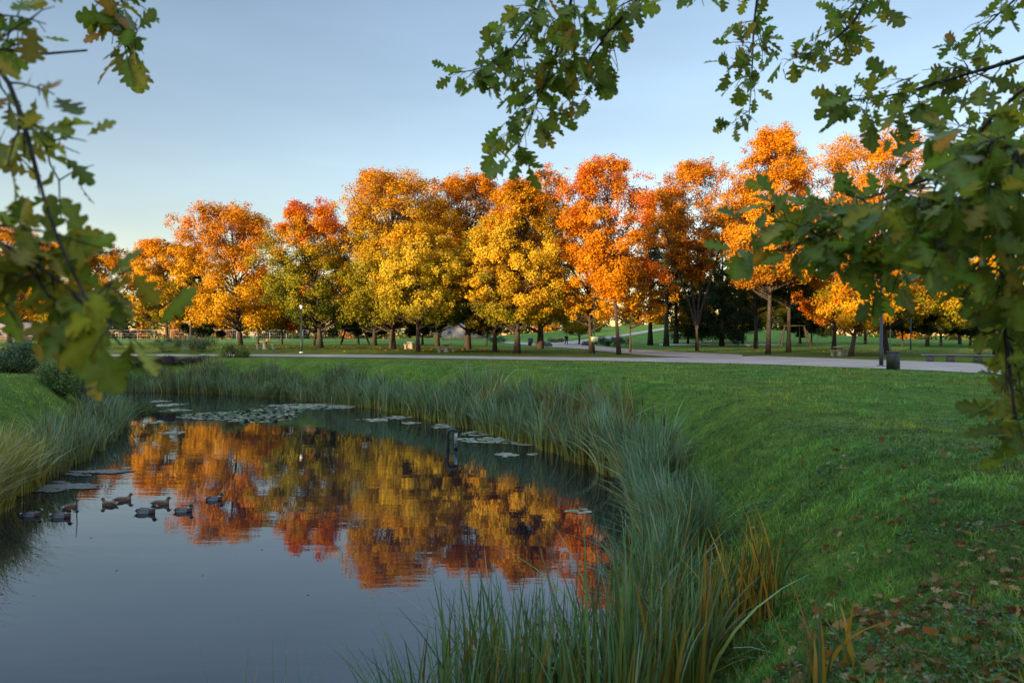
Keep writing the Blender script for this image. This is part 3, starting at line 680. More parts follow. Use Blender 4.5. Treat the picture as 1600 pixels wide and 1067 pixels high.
lamp_post(906, 531.5, 118, 3.2, 'far lamp post with a round white globe behind the walking person', 'globe', .06, M_DARKMETAL)

sg = empty('sign', (bl[0], bl[1] - .07, bl[2] + 1.12), 'white notice with a yellow green frame fixed to the slim lamp post', 'sign')
MB().box((0, -.012, .22), (.60, .024, .44), bev=0).build('frame', M_YELLOW, sg)
pn = MB().box((0, -.03, .22), (.38, .02, .29)).build('panel', M_WHITE, sg)
mb = MB()
for k, (wd_, zz) in enumerate([(.22, .31), (.12, .25), (.12, .25), (.24, .19), (.2, .14)]): mb.box(((-.07 if k == 1 else .07 if k == 2 else 0), -.043, zz), (wd_ if k not in (1, 2) else .08, .008, .022 if k not in (1, 2) else .05))
mb.build('print', M_BLUEINK, pn)

b = at(1395.5, 577.3)
bn = empty('litter_bin', b, 'dark green square litter bin at the edge of the lawn beside the path', 'litter bin', rz=radians(22))
MB().box((0, 0, .42), (.44, .44, .86), bev=.015).build('body', M_GREENMETAL, bn)
MB().box((0, 0, .882), (.47, .47, .06), bev=.02).build('lid', M_DARKMETAL, bn)
MB().box((.2255, 0, .42), (.012, .40, .80)).build('side_panel', M_DARKMETAL, bn)

b0 = at(1440, 565.5); b1_ = at(1576, 567.5)
v = b1_ - b0; Lb = float(np.hypot(v[0], v[1])); rz = math.atan2(v[1], v[0])
bench = empty('park_bench', b0, 'long backless slatted bench on dark concrete blocks beside the path on the right', 'bench', rz=rz)
for x in (.45, Lb * .34, Lb * .66, Lb * .95):
    MB().box((x, 0, .19), (.42, .38, .42), bev=.02).build('leg', M_CONC, bench)
mb = MB(); x = 0.03
while x < Lb: mb.box((x, 0, .455), (.085, .56, .06), bev=.008); x += .135
mb.build('seat', M_WOODG, bench)
mb = MB()
for y in (-.2, .2): mb.box((Lb / 2, y, .412), (Lb, .06, .025))
mb.build('rail', M_DARKMETAL, bench)

for (px, py, s, lb) in [(836, 540.4, .5, 'dark boulder at the left of the boulders edging the paving'), (850, 540.8, .62, 'dark boulder beside the trunk at the edge of the paving'), (857, 541.4, .52, 'dark boulder at the right end of the boulders edging the paving')]:
    b = at(px, py); rg = rng(int(px)); mb = MB()
    pr = [(s * .75, -.05), (s * .95, s * .2), (s * .9, s * .55), (s * .6, s * .85), (s * .2, s * .98)]
    mb.lathe((0, 0, 0), pr, 12); mb.v[0] = mb.v[0] + rg.normal(size=mb.v[0].shape) * s * .07
    o = mb.build('boulder', M_STONED, None, smooth=True); o.location = b; tag(o, lb, 'boulder', 'dark boulders at the paving')
b = at(829, 540); lb = empty('litter_bin', b, 'dark round bin left of the dark boulders at the paving', 'litter bin')
MB().lathe((0, 0, 0), [(.30, -.02), (.38, .1), (.38, .95)], 14).build('body', M_DARKMETAL, lb); MB().lathe((0, 0, .952), [(.41, 0), (.41, .06), (.2, .16)], 14).build('lid', M_DARKMETAL, lb)
for (x0, x1, py, lb) in [(1064, 1152, 536.4, 'upper white kerb of the play area behind the dark trunks'), (1030, 1222, 540.2, 'lower white kerb of the play area behind the dark trunks')]:
    a = at(x0, py); c = at(x1, py); L = c[0] - a[0]
    o = MB().box((0, 0, .11), (L, .35, .26), bev=.03).build('kerb', M_WHITE); o.location = (a + c) / 2; o.rotation_euler[2] = math.atan2(c[1] - a[1], L); tag(o, lb, 'kerb', 'white kerbs of the play area')
X = (888 - 800) / F * 170; g0 = float(ground(X, 170))
mq = empty('marquee', (X, 170, g0), 'small white topped marquee far off above the walking person', 'marquee')
MB().add([(-1.8, -1.8, 2.2), (1.8, -1.8, 2.2), (1.8, 1.8, 2.2), (-1.8, 1.8, 2.2), (0, 0, 3.0)], [(3, 2, 1, 0)], [(0, 1, 4), (1, 2, 4), (2, 3, 4), (3, 0, 4)]).build('canopy', M_WHITE, mq)
for sx in (-1, 1):
    for sy in (-1, 1): MB().tube([(sx * 1.7, sy * 1.7, -.05), (sx * 1.7, sy * 1.7, 2.19)], .05, 6).build('leg', M_GALV, mq)

# ------------------------------------------------------------------ the walking person
def flat_mat(n, c, r=.8): return noise_mat(n, tuple(k * .8 for k in c), tuple(min(1, k * 1.2) for k in c), 20, r)
M_SKIN = flat_mat('skin', (.35, .2, .14), .6); M_NAVY = flat_mat('navy_cloth', (.012, .014, .03)); M_BLACK = flat_mat('dark_trousers', (.012, .012, .018)); M_HAIR = flat_mat('dark_hair', (.02, .015, .01))
def skin_mesh(name, nodes, edges, mat, parent, sub=1, root=0):
    me = bpy.data.meshes.new(name); me.from_pydata([n[0] for n in nodes], edges, []); o = bpy.data.objects.new(name, me); COL.objects.link(o)
    md = o.modifiers.new('s', 'SKIN')
    for i, n in enumerate(nodes): me.skin_vertices[0].data[i].radius = (n[1], n[2] if len(n) > 2 else n[1])
    me.skin_vertices[0].data[root].use_root = True
    sm = o.modifiers.new('d', 'SUBSURF'); sm.levels = sub; sm.render_levels = sub
    dg = bpy.context.evaluated_depsgraph_get(); nm = bpy.data.meshes.new_from_object(o.evaluated_get(dg)); bpy.data.objects.remove(o)
    nm.name = name; nm.materials.clear(); nm.materials.append(mat); o = bpy.data.objects.new(name, nm); COL.objects.link(o); o.parent = parent
    nm.polygons.foreach_set('use_smooth', np.ones(len(nm.polygons), bool)); return o
b = at(885, 539.6)
pe = empty('person', b, 'person in dark navy clothes walking along the far paving, mid stride', 'person', rz=radians(15))
J = [((0, 0, .92), .13, .10), ((0, 0, 1.18), .13, .09), ((0, 0, 1.40), .16, .09), ((0, .01, 1.50), .055), ((0, -.02, 1.62), .085, .10), ((0, -.02, 1.72), .075, .09),
     ((.09, 0, .88), .085), ((.10, -.16, .50), .058), ((.10, -.10, .09), .042), ((.10, -.24, .04), .035),
     ((-.09, 0, .88), .085), ((-.10, .10, .50), .058), ((-.10, .38, .14), .042), ((-.10, .28, .05), .035),
     ((.19, 0, 1.38), .055), ((.25, .10, 1.12), .043), ((.25, .04, .88), .03), ((.25, .01, .80), .032, .018),
     ((-.19, 0, 1.38), .055), ((-.25, -.06, 1.12), .043), ((-.24, -.18, .92), .03), ((-.24, -.22, .85), .032, .018)]
ED = [(0, 1), (1, 2), (2, 3), (3, 4), (4, 5), (0, 6), (6, 7), (7, 8), (8, 9), (0, 10), (10, 11), (11, 12), (12, 13), (2, 14), (14, 15), (15, 16), (16, 17), (2, 18), (18, 19), (19, 20), (20, 21)]
for hnd in (17, 21):
    hx, hy, hz = J[hnd][0]; sg_ = 1 if hx > 0 else -1
    for k, ln in enumerate((.07, .08, .075, .06)):
        y = hy - .027 + k * .018; n = len(J); J += [((hx, y, hz - .03), .009), ((hx - sg_ * .008, y, hz - .03 - ln * .6), .008), ((hx - sg_ * .025, y, hz - .03 - ln), .007)]; ED += [(hnd, n), (n, n + 1), (n + 1, n + 2)]
    n = len(J); J += [((hx - sg_ * .01, hy - .04, hz + .01), .010), ((hx - sg_ * .02, hy - .06, hz - .03), .008)]; ED += [(hnd, n), (n, n + 1)]
skin_mesh('body', J, ED, M_SKIN, pe, 1)
skin_mesh('jacket', [((0, 0, .84), .19, .15), ((0, 0, 1.1), .17, .125), ((0, 0, 1.36), .205, .125), ((0, 0, 1.47), .085), ((.20, 0, 1.38), .075), ((.255, .10, 1.12), .06), ((.255, .045, .90), .05), ((-.20, 0, 1.38), .075), ((-.255, -.06, 1.12), .06), ((-.245, -.17, .94), .05)],
          [(0, 1), (1, 2), (2, 3), (2, 4), (4, 5), (5, 6), (2, 7), (7, 8), (8, 9)], M_NAVY, pe)
skin_mesh('trousers', [((0, 0, .92), .15, .125), ((.09, 0, .84), .105), ((.10, -.16, .50), .078), ((.10, -.105, .13), .06), ((-.09, 0, .84), .105), ((-.10, .10, .50), .078), ((-.10, .365, .18), .06)],
          [(0, 1), (1, 2), (2, 3), (0, 4), (4, 5), (5, 6)], M_BLACK, pe)
skin_mesh('shoes', [((.10, -.09, .055), .055), ((.10, -.25, .04), .048), ((-.10, .39, .13), .055), ((-.10, .28, .045), .048)], [(0, 1), (2, 3)], M_BLACK, pe)
skin_mesh('hair', [((0, .03, 1.64), .085, .085), ((0, .0, 1.74), .09, .10), ((0, -.03, 1.77), .075, .085)], [(0, 1), (1, 2)], M_HAIR, pe)
mb = MB()
for sx in (-1, 1): mb.lathe((sx * .032, -.112, 1.645), [(.003, -.011), (.012, 0), (.003, .011)], 6)
mb.build('eyes', M_HAIR, pe)
mb = MB(); mb.tube([(0, -.11, 1.655), (0, -.14, 1.615)], [.010, .018], 6); mb.tube([(-.025, -.115, 1.575), (.025, -.115, 1.575)], .008, 6)
for sx in (-1, 1): mb.tube([(sx * .088, -.01, 1.60), (sx * .095, 0, 1.66)], [.014, .02], 6)
mb.build('face', M_SKIN, pe)

# ------------------------------------------------------------------ ducks
def duck_mesh():
    import bmesh
    bm = bmesh.new()
    def ell(c, r, rot=0.0, seg=20):
        m = mathutils.Matrix.Translation(c) @ mathutils.Matrix.Rotation(rot, 4, 'Y') @ mathutils.Matrix.Diagonal((*r, 1))
        bmesh.ops.create_uvsphere(bm, u_segments=seg, v_segments=12, radius=1, matrix=m)
    ell((-.02, 0, .035), (.215, .108, .095)); ell((.12, 0, .05), (.115, .095, .092)); ell((-.19, 0, .065), (.12, .062, .045), .35); ell((-.265, 0, .098), (.06, .035, .014), .4)
    ell((.175, 0, .11), (.060, .048, .075), .35); ell((.20, 0, .16), (.042, .036, .055)); ell((.222, 0, .197), (.058, .043, .045)); ell((.28, 0, .183), (.045, .021, .011), .18); ell((.263, 0, .191), (.03, .018, .018), .2)
    ell((-.05, .07, .09), (.17, .04, .045), .06); ell((-.05, -.07, .09), (.17, .04, .045), .06)
    me = bpy.data.meshes.new('d'); bm.to_mesh(me); bm.free(); o = bpy.data.objects.new('d', me); COL.objects.link(o)
    rm = o.modifiers.new('r', 'REMESH'); rm.mode = 'VOXEL'; rm.voxel_size = .011
    s = o.modifiers.new('s', 'SMOOTH'); s.iterations = 4; s.factor = .5
    dg = bpy.context.evaluated_depsgraph_get(); nm = bpy.data.meshes.new_from_object(o.evaluated_get(dg)); bpy.data.objects.remove(o)
    n = len(nm.vertices); v = np.zeros(n * 3, np.float32); nm.vertices.foreach_get('co', v); v = v.reshape(-1, 3)
    ln = np.zeros(len(nm.loops), np.int32); nm.loops.foreach_get('vertex_index', ln)
    return v, ln.reshape(-1, 4)
DV, DF = duck_mesh()
def duck_cols(kind, rg):
    x, y, z = DV.T; c = np.zeros_like(DV); n = len(DV)
    if kind == 'drake':
        c[:] = (.21, .20, .185); fine = (1 + .25 * np.sin(x * 160 + y * 90))[:, None]; c *= fine
        c[(z > .088)] = (.055, .045, .038); c[(np.abs(y) > .055) & (z > .085) & (x < .1)] = (.11, .10, .09)
        c[(z > .05) & (z < .075) & (x < .0)] = (.32, .31, .29)
        c[(x < -.19)] = (.012, .012, .014); c[(x < -.245)] = (.36, .35, .33); c[(x < -.10) & (x > -.19) & (z > .11)] = (.015, .015, .016)
        c[(x > .11)] = (.085, .038, .026); c[(z > .137) & (x > .1)] = (.6, .6, .58); c[(z > .148) & (x > .1)] = (.008, .035, .022); c[(x > .262) & (z > .15)] = (.42, .34, .05)
    else:
        s = rg.uniform(.6, 1.3, n)[:, None]; st = (1 + .35 * np.sin(x * 120 + z * 60))[:, None]
        c[:] = (.19, .095, .05); c *= s * st; c[(z > .09) & (x < .1)] *= .65; c[(z > .16)] = (.16, .09, .05); c[(z > .212) & (x > .1)] = (.06, .042, .03)
        c[(x > .262) & (z > .15)] = (.30, .15, .04); c[(x < -.24)] = (.35, .27, .2)
    eye = (np.hypot(x - .245, z - .203) < .011) & (np.abs(y) > .03); c[eye] = (.004, .004, .004)
    return c
M_DUCK = noise_mat('duck_feathers', (.5, .5, .5), (.5, .5, .5), 30, .6)
_N = M_DUCK.node_tree.nodes; _a = _N.new('ShaderNodeAttribute'); _a.attribute_name = 'Col'; M_DUCK.node_tree.links.new(_a.outputs['Color'], _N['Principled BSDF'].inputs['Base Color'])
for i, (px, py, kind, rz, lb, sc) in enumerate([
        (49, 806, 'drake', 12, 'grey drake swimming at the far left of the flock', 1.0), (96, 808, 'drake', 4, 'grey green headed drake swimming just in front of a small brown duck', 1.08),
        (110, 793, 'hen', 70, 'small brown duck swimming away behind the second drake from the left', .95), (171, 789, 'hen', 172, 'brown duck facing left, the only one turned that way', 1.0),
        (192, 782, 'hen', 28, 'brown duck just behind the one facing left', 1.0), (228, 801, 'drake', 2, 'largest grey drake, its green head overlapping a brown duck', 1.15),
        (251, 788, 'hen', 14, 'brown duck behind the largest drake with its head raised', 1.05), (287, 799, 'drake', 8, 'grey drake swimming alone on pale water right of the brown ducks', 1.02),
        (335, 781, 'drake', 14, 'dark drake leading the flock on the orange reflection', 1.0)]):
    rg = rng(300 + i); p = wat(px, py)
    o = make_obj('duck', DV * sc * .76, DF, M_DUCK, None, duck_cols(kind, rg), smooth=True)
    o.location = (p[0], p[1], WATER_Z - .012); o.rotation_euler = (0, 0, radians(rz)); tag(o, lb, 'duck', 'mallards swimming on the pond')
    if i == 8:
        pass

# ------------------------------------------------------------------ things in the water
p = wat(707.5, 701)
pp = empty('water_pipe', p, 'bent black pipe with a pale gauge tube rising from the pond', 'water pipe')
k = p[1] / F
MB().tube([(-.16, 0, -.4), (-.17, 0, .25), (-.19, 0, .5), (-.15, 0, .63), (-.05, 0, .67), (.06, 0, .67), (.10, 0, .62), (.11, 0, .55)], [.05, .05, .055, .055, .06, .07, .06, .05], 10).build('pipe', M_PIPE, pp, smooth=True)
gz_ = MB().tube([(.11, 0, .08), (.11, 0, .56)], .055, 12).build('gauge_tube', M_GALV, pp, smooth=True)
MB().tube([(.11, -.056, .12), (.11, -.056, .53)], .009, 5).build('stripe', M_PIPE, gz_)
MB().lathe((.11, 0, -.3), [(.05, 0), (.05, .33), (.085, .34), (.085, .385)], 12).build('foot', M_PIPE, pp)
p = wat(119, 806); o = MB().tube([(0, 0, -.3), (.02, 0, .15), (.0, .02, .32), (-.02, .02, .48)], [.012, .011, .009, .005], 6).build('twig', M_TWIG); o.location = p
tag(o, 'thin bare twig standing upright out of the water beside the ducks', 'twig')

LILY = 'lily pad patches floating on the pond'
def lily(px, py, wpx, hpx, label, seed, raised=0, r=.13, n=None):
    rg = rng(seed); p = wat(px, py); k = p[1] / F; rx = wpx / 2 * k * 1.08; hpx *= 1.15
    yn = wat(px, py + hpx / 2)[1]; yf = wat(px, py - hpx / 2)[1]; ry = (yf - yn) / 2
    n = n or int(np.clip(rx * ry * pi / (r * r * 2.4), 6, 700))
    a = rg.uniform(0, 2 * pi, n); q = rg.uniform(0, 1, n) ** .55 * (1 + .25 * np.sin(a * 3 + seed))
    cx_, cy_ = q * np.cos(a) * rx * .92, q * np.sin(a) * ry * .92
    S = 11; ang = np.linspace(.18, 2 * pi - .18, S); V = []; Fc = []; C = []
    for i in range(n):
        rr = r * rg.uniform(.55, 1.2); an = ang + rg.uniform(0, 2 * pi); z = .004 + .0035 * i / n + rg.uniform(0, .002)
        ring = np.stack([cx_[i] + rr * np.cos(an), cy_[i] + rr * np.sin(an), np.full(S, z)], 1)
        ring[:, 2] += rr * .04 * np.abs(np.sin(an * 2 + i)); ct = [cx_[i], cy_[i], z]
        if i < raised:
            tl_ = rg.normal(size=2) * .4; ring[:, 2] += .03 + .03 * rg.uniform() + (ring[:, 0] - ct[0]) * tl_[0] + (ring[:, 1] - ct[1]) * tl_[1]; ct[2] += .045; ring[:, 2] = np.maximum(ring[:, 2], .01)
        b0 = len(V) * (S + 1); V.append(np.vstack([[ct], ring])); Fc += [(b0, b0 + j, b0 + j + 1) for j in range(1, S)]
        col = np.array((.055, .085, .025) if i < raised else [(.27, .25, .16), (.20, .22, .12), (.31, .27, .18), (.14, .18, .07)][rg.integers(0, 4)]) * rg.uniform(.7, 1.2); C.append(np.tile(col, (S + 1, 1)))
    o = make_obj('lily_pads', np.concatenate(V), np.array(Fc), M_PAD, None, np.concatenate(C)); o.location = p
    return tag(o, label, 'lily pads', LILY)
for i, (px, py, wp, hp, lb, ra) in enumerate([
        (390, 648, 172, 20, 'largest patch of lily pads with green raised leaves, far left of centre', 150), (500, 634, 150, 8, 'long thin lily pad patch along the far reeds', 0),
        (264, 632.5, 42, 4.5, 'small pale lily pad patch nearest the far left corner of the pond', 0), (250, 627, 30, 2.5, 'thin lily pad patch at the far left corner of the pond', 0), (276, 641, 42, 3.5, 'thin lily pad patch left of the largest one', 0),
        (238, 660, 28, 4, 'small lily pad patch on the leftmost orange reflection', 0), (272, 676, 34, 6, 'lily pad patch on the bright reflection left of the largest patch', 0), (588, 656, 50, 5, 'narrow lily pad patch right of the largest one', 0), (622, 652, 44, 5, 'lily pad patch close to the middle of the far reeds', 0),
        (642, 661, 30, 3.5, 'tiny lily pad patch left of the patch behind the bent pipe', 0), (700, 664, 52, 9, 'lily pad patch just behind the bent pipe', 0), (765, 676, 86, 9, 'lily pad patch right of the bent pipe against the reeds', 0), (768, 688, 72, 9, 'broad lily pad patch right of the bent pipe', 0), (728, 687, 30, 5, 'small lily pad patch touching the bent pipe', 0),
        (832, 693, 58, 9, 'lily pad patch near the right reeds', 0), (792, 710, 48, 6, 'lily pad patch alone in the dark reflection right of the bent pipe', 0), (832, 710, 14, 4, 'tiny lily pad patch beside the lone one in the dark reflection', 0), (882, 705, 42, 7, 'lily pad patch under the right reeds', 0), (906, 712, 24, 4, 'rightmost little lily pad patch under the reeds', 0), (905, 799, 36, 8, 'nearest lily pad patch, on the orange reflection at the right', 0)]):
    lily(px, py, wp, hp, lb, 400 + i, ra, r=.12 if i else .11)
def mat_weed(px, py, wpx, hpx, label, seed):
    rg = rng(seed); p = wat(px, py); k = p[1] / F; rx = wpx / 2 * k; ry = (wat(px, py - hpx / 2)[1] - wat(px, py + hpx / 2)[1]) / 2
    n = 3000; a = rg.uniform(0, 2 * pi, n); q = rg.uniform(0, 1, n) ** .6 * (1 + .3 * np.sin(a * 3 + 1) + .2 * np.sin(a * 7)); c = np.stack([q * np.cos(a) * rx * .8, q * np.sin(a) * ry * .8, rg.uniform(.003, .02, n)], 1)
    kk = np.sin(c[:, 0] * 2.3 + 1.5 * np.sin(c[:, 1] * 4 + seed)) * np.sin(c[:, 1] * 6 + c[:, 0]) + rg.normal(size=n) * .25 + .35 * (1 - q) > 0; c = c[kk]; n = len(c)
    v, f = kites(c, np.array([0, 0, 1.]) + rg.normal(size=(n, 3)) * .02, rg.uniform(.04, .16, n), rg, .8); v[:, 2] = np.clip(v[:, 2], .002, .02)
    o = make_obj('floating_weed', v, f, M_PAD, None, np.repeat(np.array((.13, .12, .085)) * rg.uniform(.6, 1.3, (n, 1)), 4, 0)); o.location = p
    return tag(o, label, 'pond weed', kind='stuff')
mat_weed(95, 762, 150, 20, 'flat grey brown mat of floating weed below the left bank reeds', 1)
mat_weed(150, 738, 110, 12, 'thinner grey mat of floating weed farther along the left bank', 2)

# ------------------------------------------------------------------ reeds
def side_right(X, Y): return X > np.interp(Y, [0, 5, 20, 40, 50, 54], [-1.6, -2.2, -6.5, -18.5, -30.5, -34])
def reeds(name, mask, n, dlo, dhi, hfun, label, seed, yellow=.06, c_lo=(.32, .29, .02), c_hi=(.095, .195, .095), box=(-32, 5, 3, 56), wmul=1.0, lean=(.08, .42), bent=.06, S=6):
    rg = rng(seed); pts = []; tot = 0
    while tot < n:
        X = rg.uniform(box[0], box[1], n * 3); Y = rg.uniform(box[2], box[3], n * 3)
        k = (np.abs(X) < .80 * Y + 1.0); X, Y = X[k], Y[k]
        d = pond_dist(X, Y); wob = .35 * np.sin(X * 1.7 + Y * .9) + .2 * np.sin(Y * 3.1)
        k = (d > dlo + wob * .5) & (d < dhi + wob) & mask(X, Y); pts.append(np.stack([X[k], Y[k], d[k]], 1)); tot += k.sum()
    p = np.concatenate(pts)[:n]; X, Y, d = p.T
    z = np.maximum(ground(X, Y), WATER_Z - .25)
    cell = np.floor(X * 2.2) * 131 + np.floor(Y * 2.2) * 57; cr = np.modf(np.abs(np.sin(cell) * 4375.85))[0]; cr2 = np.modf(np.abs(np.sin(cell * 1.7) * 9713.1))[0]
    h = hfun(X, Y) * (.72 + .36 * cr) * rg.uniform(.62, 1.12, n)
    wd = np.clip(.011 + .0011 * Y, .012, .05) * rg.uniform(.7, 1.35, n) * wmul
    ld = cr2 * 2 * pi + rg.normal(size=n) * .9
    ln = rg.uniform(*lean, n) * (.6 + .8 * cr2); bt = rg.uniform(size=n) < bent; ln = np.where(bt, rg.uniform(.6, 1.05, n), ln)
    ye = (rg.uniform(size=n) < (yellow(X, Y) if callable(yellow) else yellow))
    var = rg.uniform(.38, 1.55, n)[:, None] * (.6 + .8 * cr[:, None])
    c0 = np.array(c_lo) * rg.uniform(.6, 1.3, (n, 1)); c1 = np.array(c_hi) * var
    c1 = c1 * (1 + (rg.uniform(-1, 1, (n, 1)) * np.array([.25, .08, -.25])))
    yc = np.array([(.36, .20, .02), (.42, .27, .03), (.25, .12, .02)])[rg.integers(0, 3, n)]
    pale = rg.uniform(size=n) < .13; c1 = np.where(pale[:, None], c1 * .3 + np.array([.22, .29, .22]), c1)
    c0 = np.where(ye[:, None], yc * .7, c0); c1 = np.where(ye[:, None], yc * rg.uniform(.6, 1.1, (n, 1)), c1)
    v, f, c = blades(np.stack([X, Y, z - .05], 1), h, wd, ld, ln, S, c0, c1, rg=rg)
    o = make_obj(name, v, f, M_REED, None, c); return tag(o, label, 'reeds', kind='stuff')
sr = side_right
reeds('reeds', lambda X, Y: sr(X, Y) & (Y < 9.5) & (X > .9), 1500, -.25, .55, lambda X, Y: 1.45 + 0 * X, 'tall dark green reeds at the near end of the right bank, cut by the bottom of the picture', 501,
      yellow=.16, box=(.5, 4.2, 5, 9.6), c_hi=(.07, .165, .06), lean=(.05, .38), bent=.08, wmul=1.9)
reeds('reeds', lambda X, Y: (X > -1.0) & (X < 1.3) & (Y > 4.9 - .3 * X), 900, -1.5, .2, lambda X, Y: 1.74 + .24 * np.clip(X + 1, 0, 2.2), 'upright dark reed blades standing in the water at the bottom of the picture', 509,
      yellow=.10, box=(-1.2, 1.4, 4.5, 7.3), c_hi=(.06, .16, .058), lean=(.03, .32), bent=.06, wmul=1.9)
reeds('reeds', lambda X, Y: sr(X, Y) & (Y < 6.5) & (X <= -1.2), 130, -.7, .1, lambda X, Y: 1.8, 'few single reed blades at the bottom of the picture, left of the near reeds', 502, box=(-3.6, 0, 3, 7), c_hi=(.07, .15, .07))
reeds('reeds', lambda X, Y: sr(X, Y) & (Y >= 9) & (Y < 22) & (X > -4), 4600, -.12, .42 , lambda X, Y: 1.62 + .3 * sstep(13, 20, Y), 'dense blue green reeds curving along the right bank of the pond', 503, yellow=lambda X, Y: np.where(Y > 17, .12, .05), box=(-2, 6, 9, 22), bent=.10, wmul=1.6, lean=(.05, .36))
reeds('reeds', lambda X, Y: sr(X, Y) & (Y >= 21) & (X > -9.5), 6500, -.5, 1.0, lambda X, Y: 1.68 - .2 * sstep(-4, -8.5, X), 'tall reeds at the middle of the far right bank, behind the lily pads', 504, box=(-10, 5, 20, 41), wmul=1.35, yellow=lambda X, Y: np.where(X > 1.0, .20, .05))
reeds('reeds', lambda X, Y: sr(X, Y) & (X <= -9) & (Y > 34) & (X > -23.4), 8500, -.6, 1.2, lambda X, Y: 1.15 + .45 * sstep(-18, -21, X), 'lower yellow based reeds along the far bank', 505, box=(-24, -8, 36, 54), c_lo=(.20, .17, .02), c_hi=(.11, .19, .07))
reeds('reeds', lambda X, Y: (X <= -23) & (Y > 46), 3000, -.6, 1.0, lambda X, Y: 1.1 + 0 * X, 'short yellowish reeds in the far left corner of the pond', 506, box=(-33, -22, 45, 57), c_lo=(.22, .17, .025), c_hi=(.11, .18, .06))
reeds('reeds', lambda X, Y: ~sr(X, Y) & (Y > 17.5), 5500, -.45, .25, lambda X, Y: 1.45 + .3 * np.sin(Y * .7), 'soft grey green reeds along the left bank', 507, box=(-30, -9, 17, 47), c_lo=(.19, .17, .02), c_hi=(.12, .185, .075), lean=(.1, .5))
reeds('reeds', lambda X, Y: ~sr(X, Y) & (Y <= 18) & (Y > 9.5), 3600, -.35, .5, lambda X, Y: 1.8 + 0 * X, 'golden green arching reeds at the left edge of the picture', 508, box=(-16, -8, 9, 18.2), c_lo=(.38, .30, .02), c_hi=(.30, .28, .06), lean=(.15, .65), yellow=.10)  # golden sunlight put into the blade colours
# yellowing iris leaves where the bank meets the lawn
rg = rng(77); n = 230
ctrs = np.array([at(1165, 985)[:2], at(1130, 960)[:2], at(1190, 960)[:2], at(1120, 1040)[:2], at(1290, 1062)[:2]])
ci = rg.choice(5, n, p=[.34, .2, .16, .2, .10]); xy = ctrs[ci] + rg.normal(size=(n, 2)) * .13
c1 = np.array([(.60, .34, .015), (.50, .22, .012), (.10, .13, .02), (.07, .11, .035), (.30, .19, .02)])[rg.choice(5, n, p=[.3, .15, .2, .25, .1])] * rg.uniform(.6, 1.1, (n, 1))
v, f, c = blades(np.stack([xy[:, 0], xy[:, 1], ground(xy[:, 0], xy[:, 1]) - .03], 1), rg.uniform(.5, 1.25, n) * np.where(ci == 4, .62, 1), rg.uniform(.016, .036, n), rg.uniform(0, 2 * pi, n), np.where(rg.uniform(size=n) < .08, rg.uniform(.5, .75, n), rg.uniform(.05, .38, n)), 7, c1 * .8, c1, rg=rg)
tag(make_obj('iris_leaves', v, f, M_REED, None, c), 'broad yellow and orange sword shaped leaves at the near end of the right reeds', 'iris plants', kind='stuff')

# a few brown cattail heads among the reeds, and leaves blown onto the water
rg = rng(78); mb = MB()
for (px, py, D) in [(820, 601, 28.5), (905, 596, 25.5), (762, 603, 30), (960, 606, 22.5), (1002, 622, 19), (1035, 650, 15.5), (870, 604, 26), (1018, 640, 17)]:
    q = P(px, py, D); g = float(ground(q[0], q[1])); mb.tube([(q[0], q[1], g - .05), (q[0] + .03, q[1], q[2] - .22)], .006, 5); mb.tube([(q[0] + .03, q[1], q[2] - .22), (q[0] + .035, q[1], q[2] - .2), (q[0] + .04, q[1], q[2] - .04), (q[0] + .042, q[1], q[2] + .12)], [.006, .018, .018, .003], 7)
tag(mb.build('cattails', noise_mat('cattail_velvet', (.05, .03, .015), (.09, .055, .03), 30, .9), smooth=True), 'brown cattail heads on thin stalks among the reeds of the right bank', 'cattails', kind='stuff')
n = 170; Y = rg.uniform(9, 44, n); X = rg.uniform(-.78, .3, n) * Y; k = pond_dist(X, Y) < -.2; X, Y = X[k], Y[k]; n = len(X)
v, f = kites(np.stack([X, Y, np.full(n, WATER_Z + .006)], 1), np.array([0, 0, 1.]) + rg.normal(size=(n, 3)) * .03, rg.uniform(.03, .07, n), rg); v[:, 2] = np.clip(v[:, 2], WATER_Z + .002, WATER_Z + .008)
tag(make_obj('floating_leaves', v, f, M_LEAF, None, np.repeat(np.array([(.34, .17, .03), (.2, .12, .05), (.3, .25, .14), (.1, .09, .05)])[rg.integers(0, 4, n)], 4, 0)), 'small fallen leaves floating on the pond', 'floating leaves', kind='stuff')

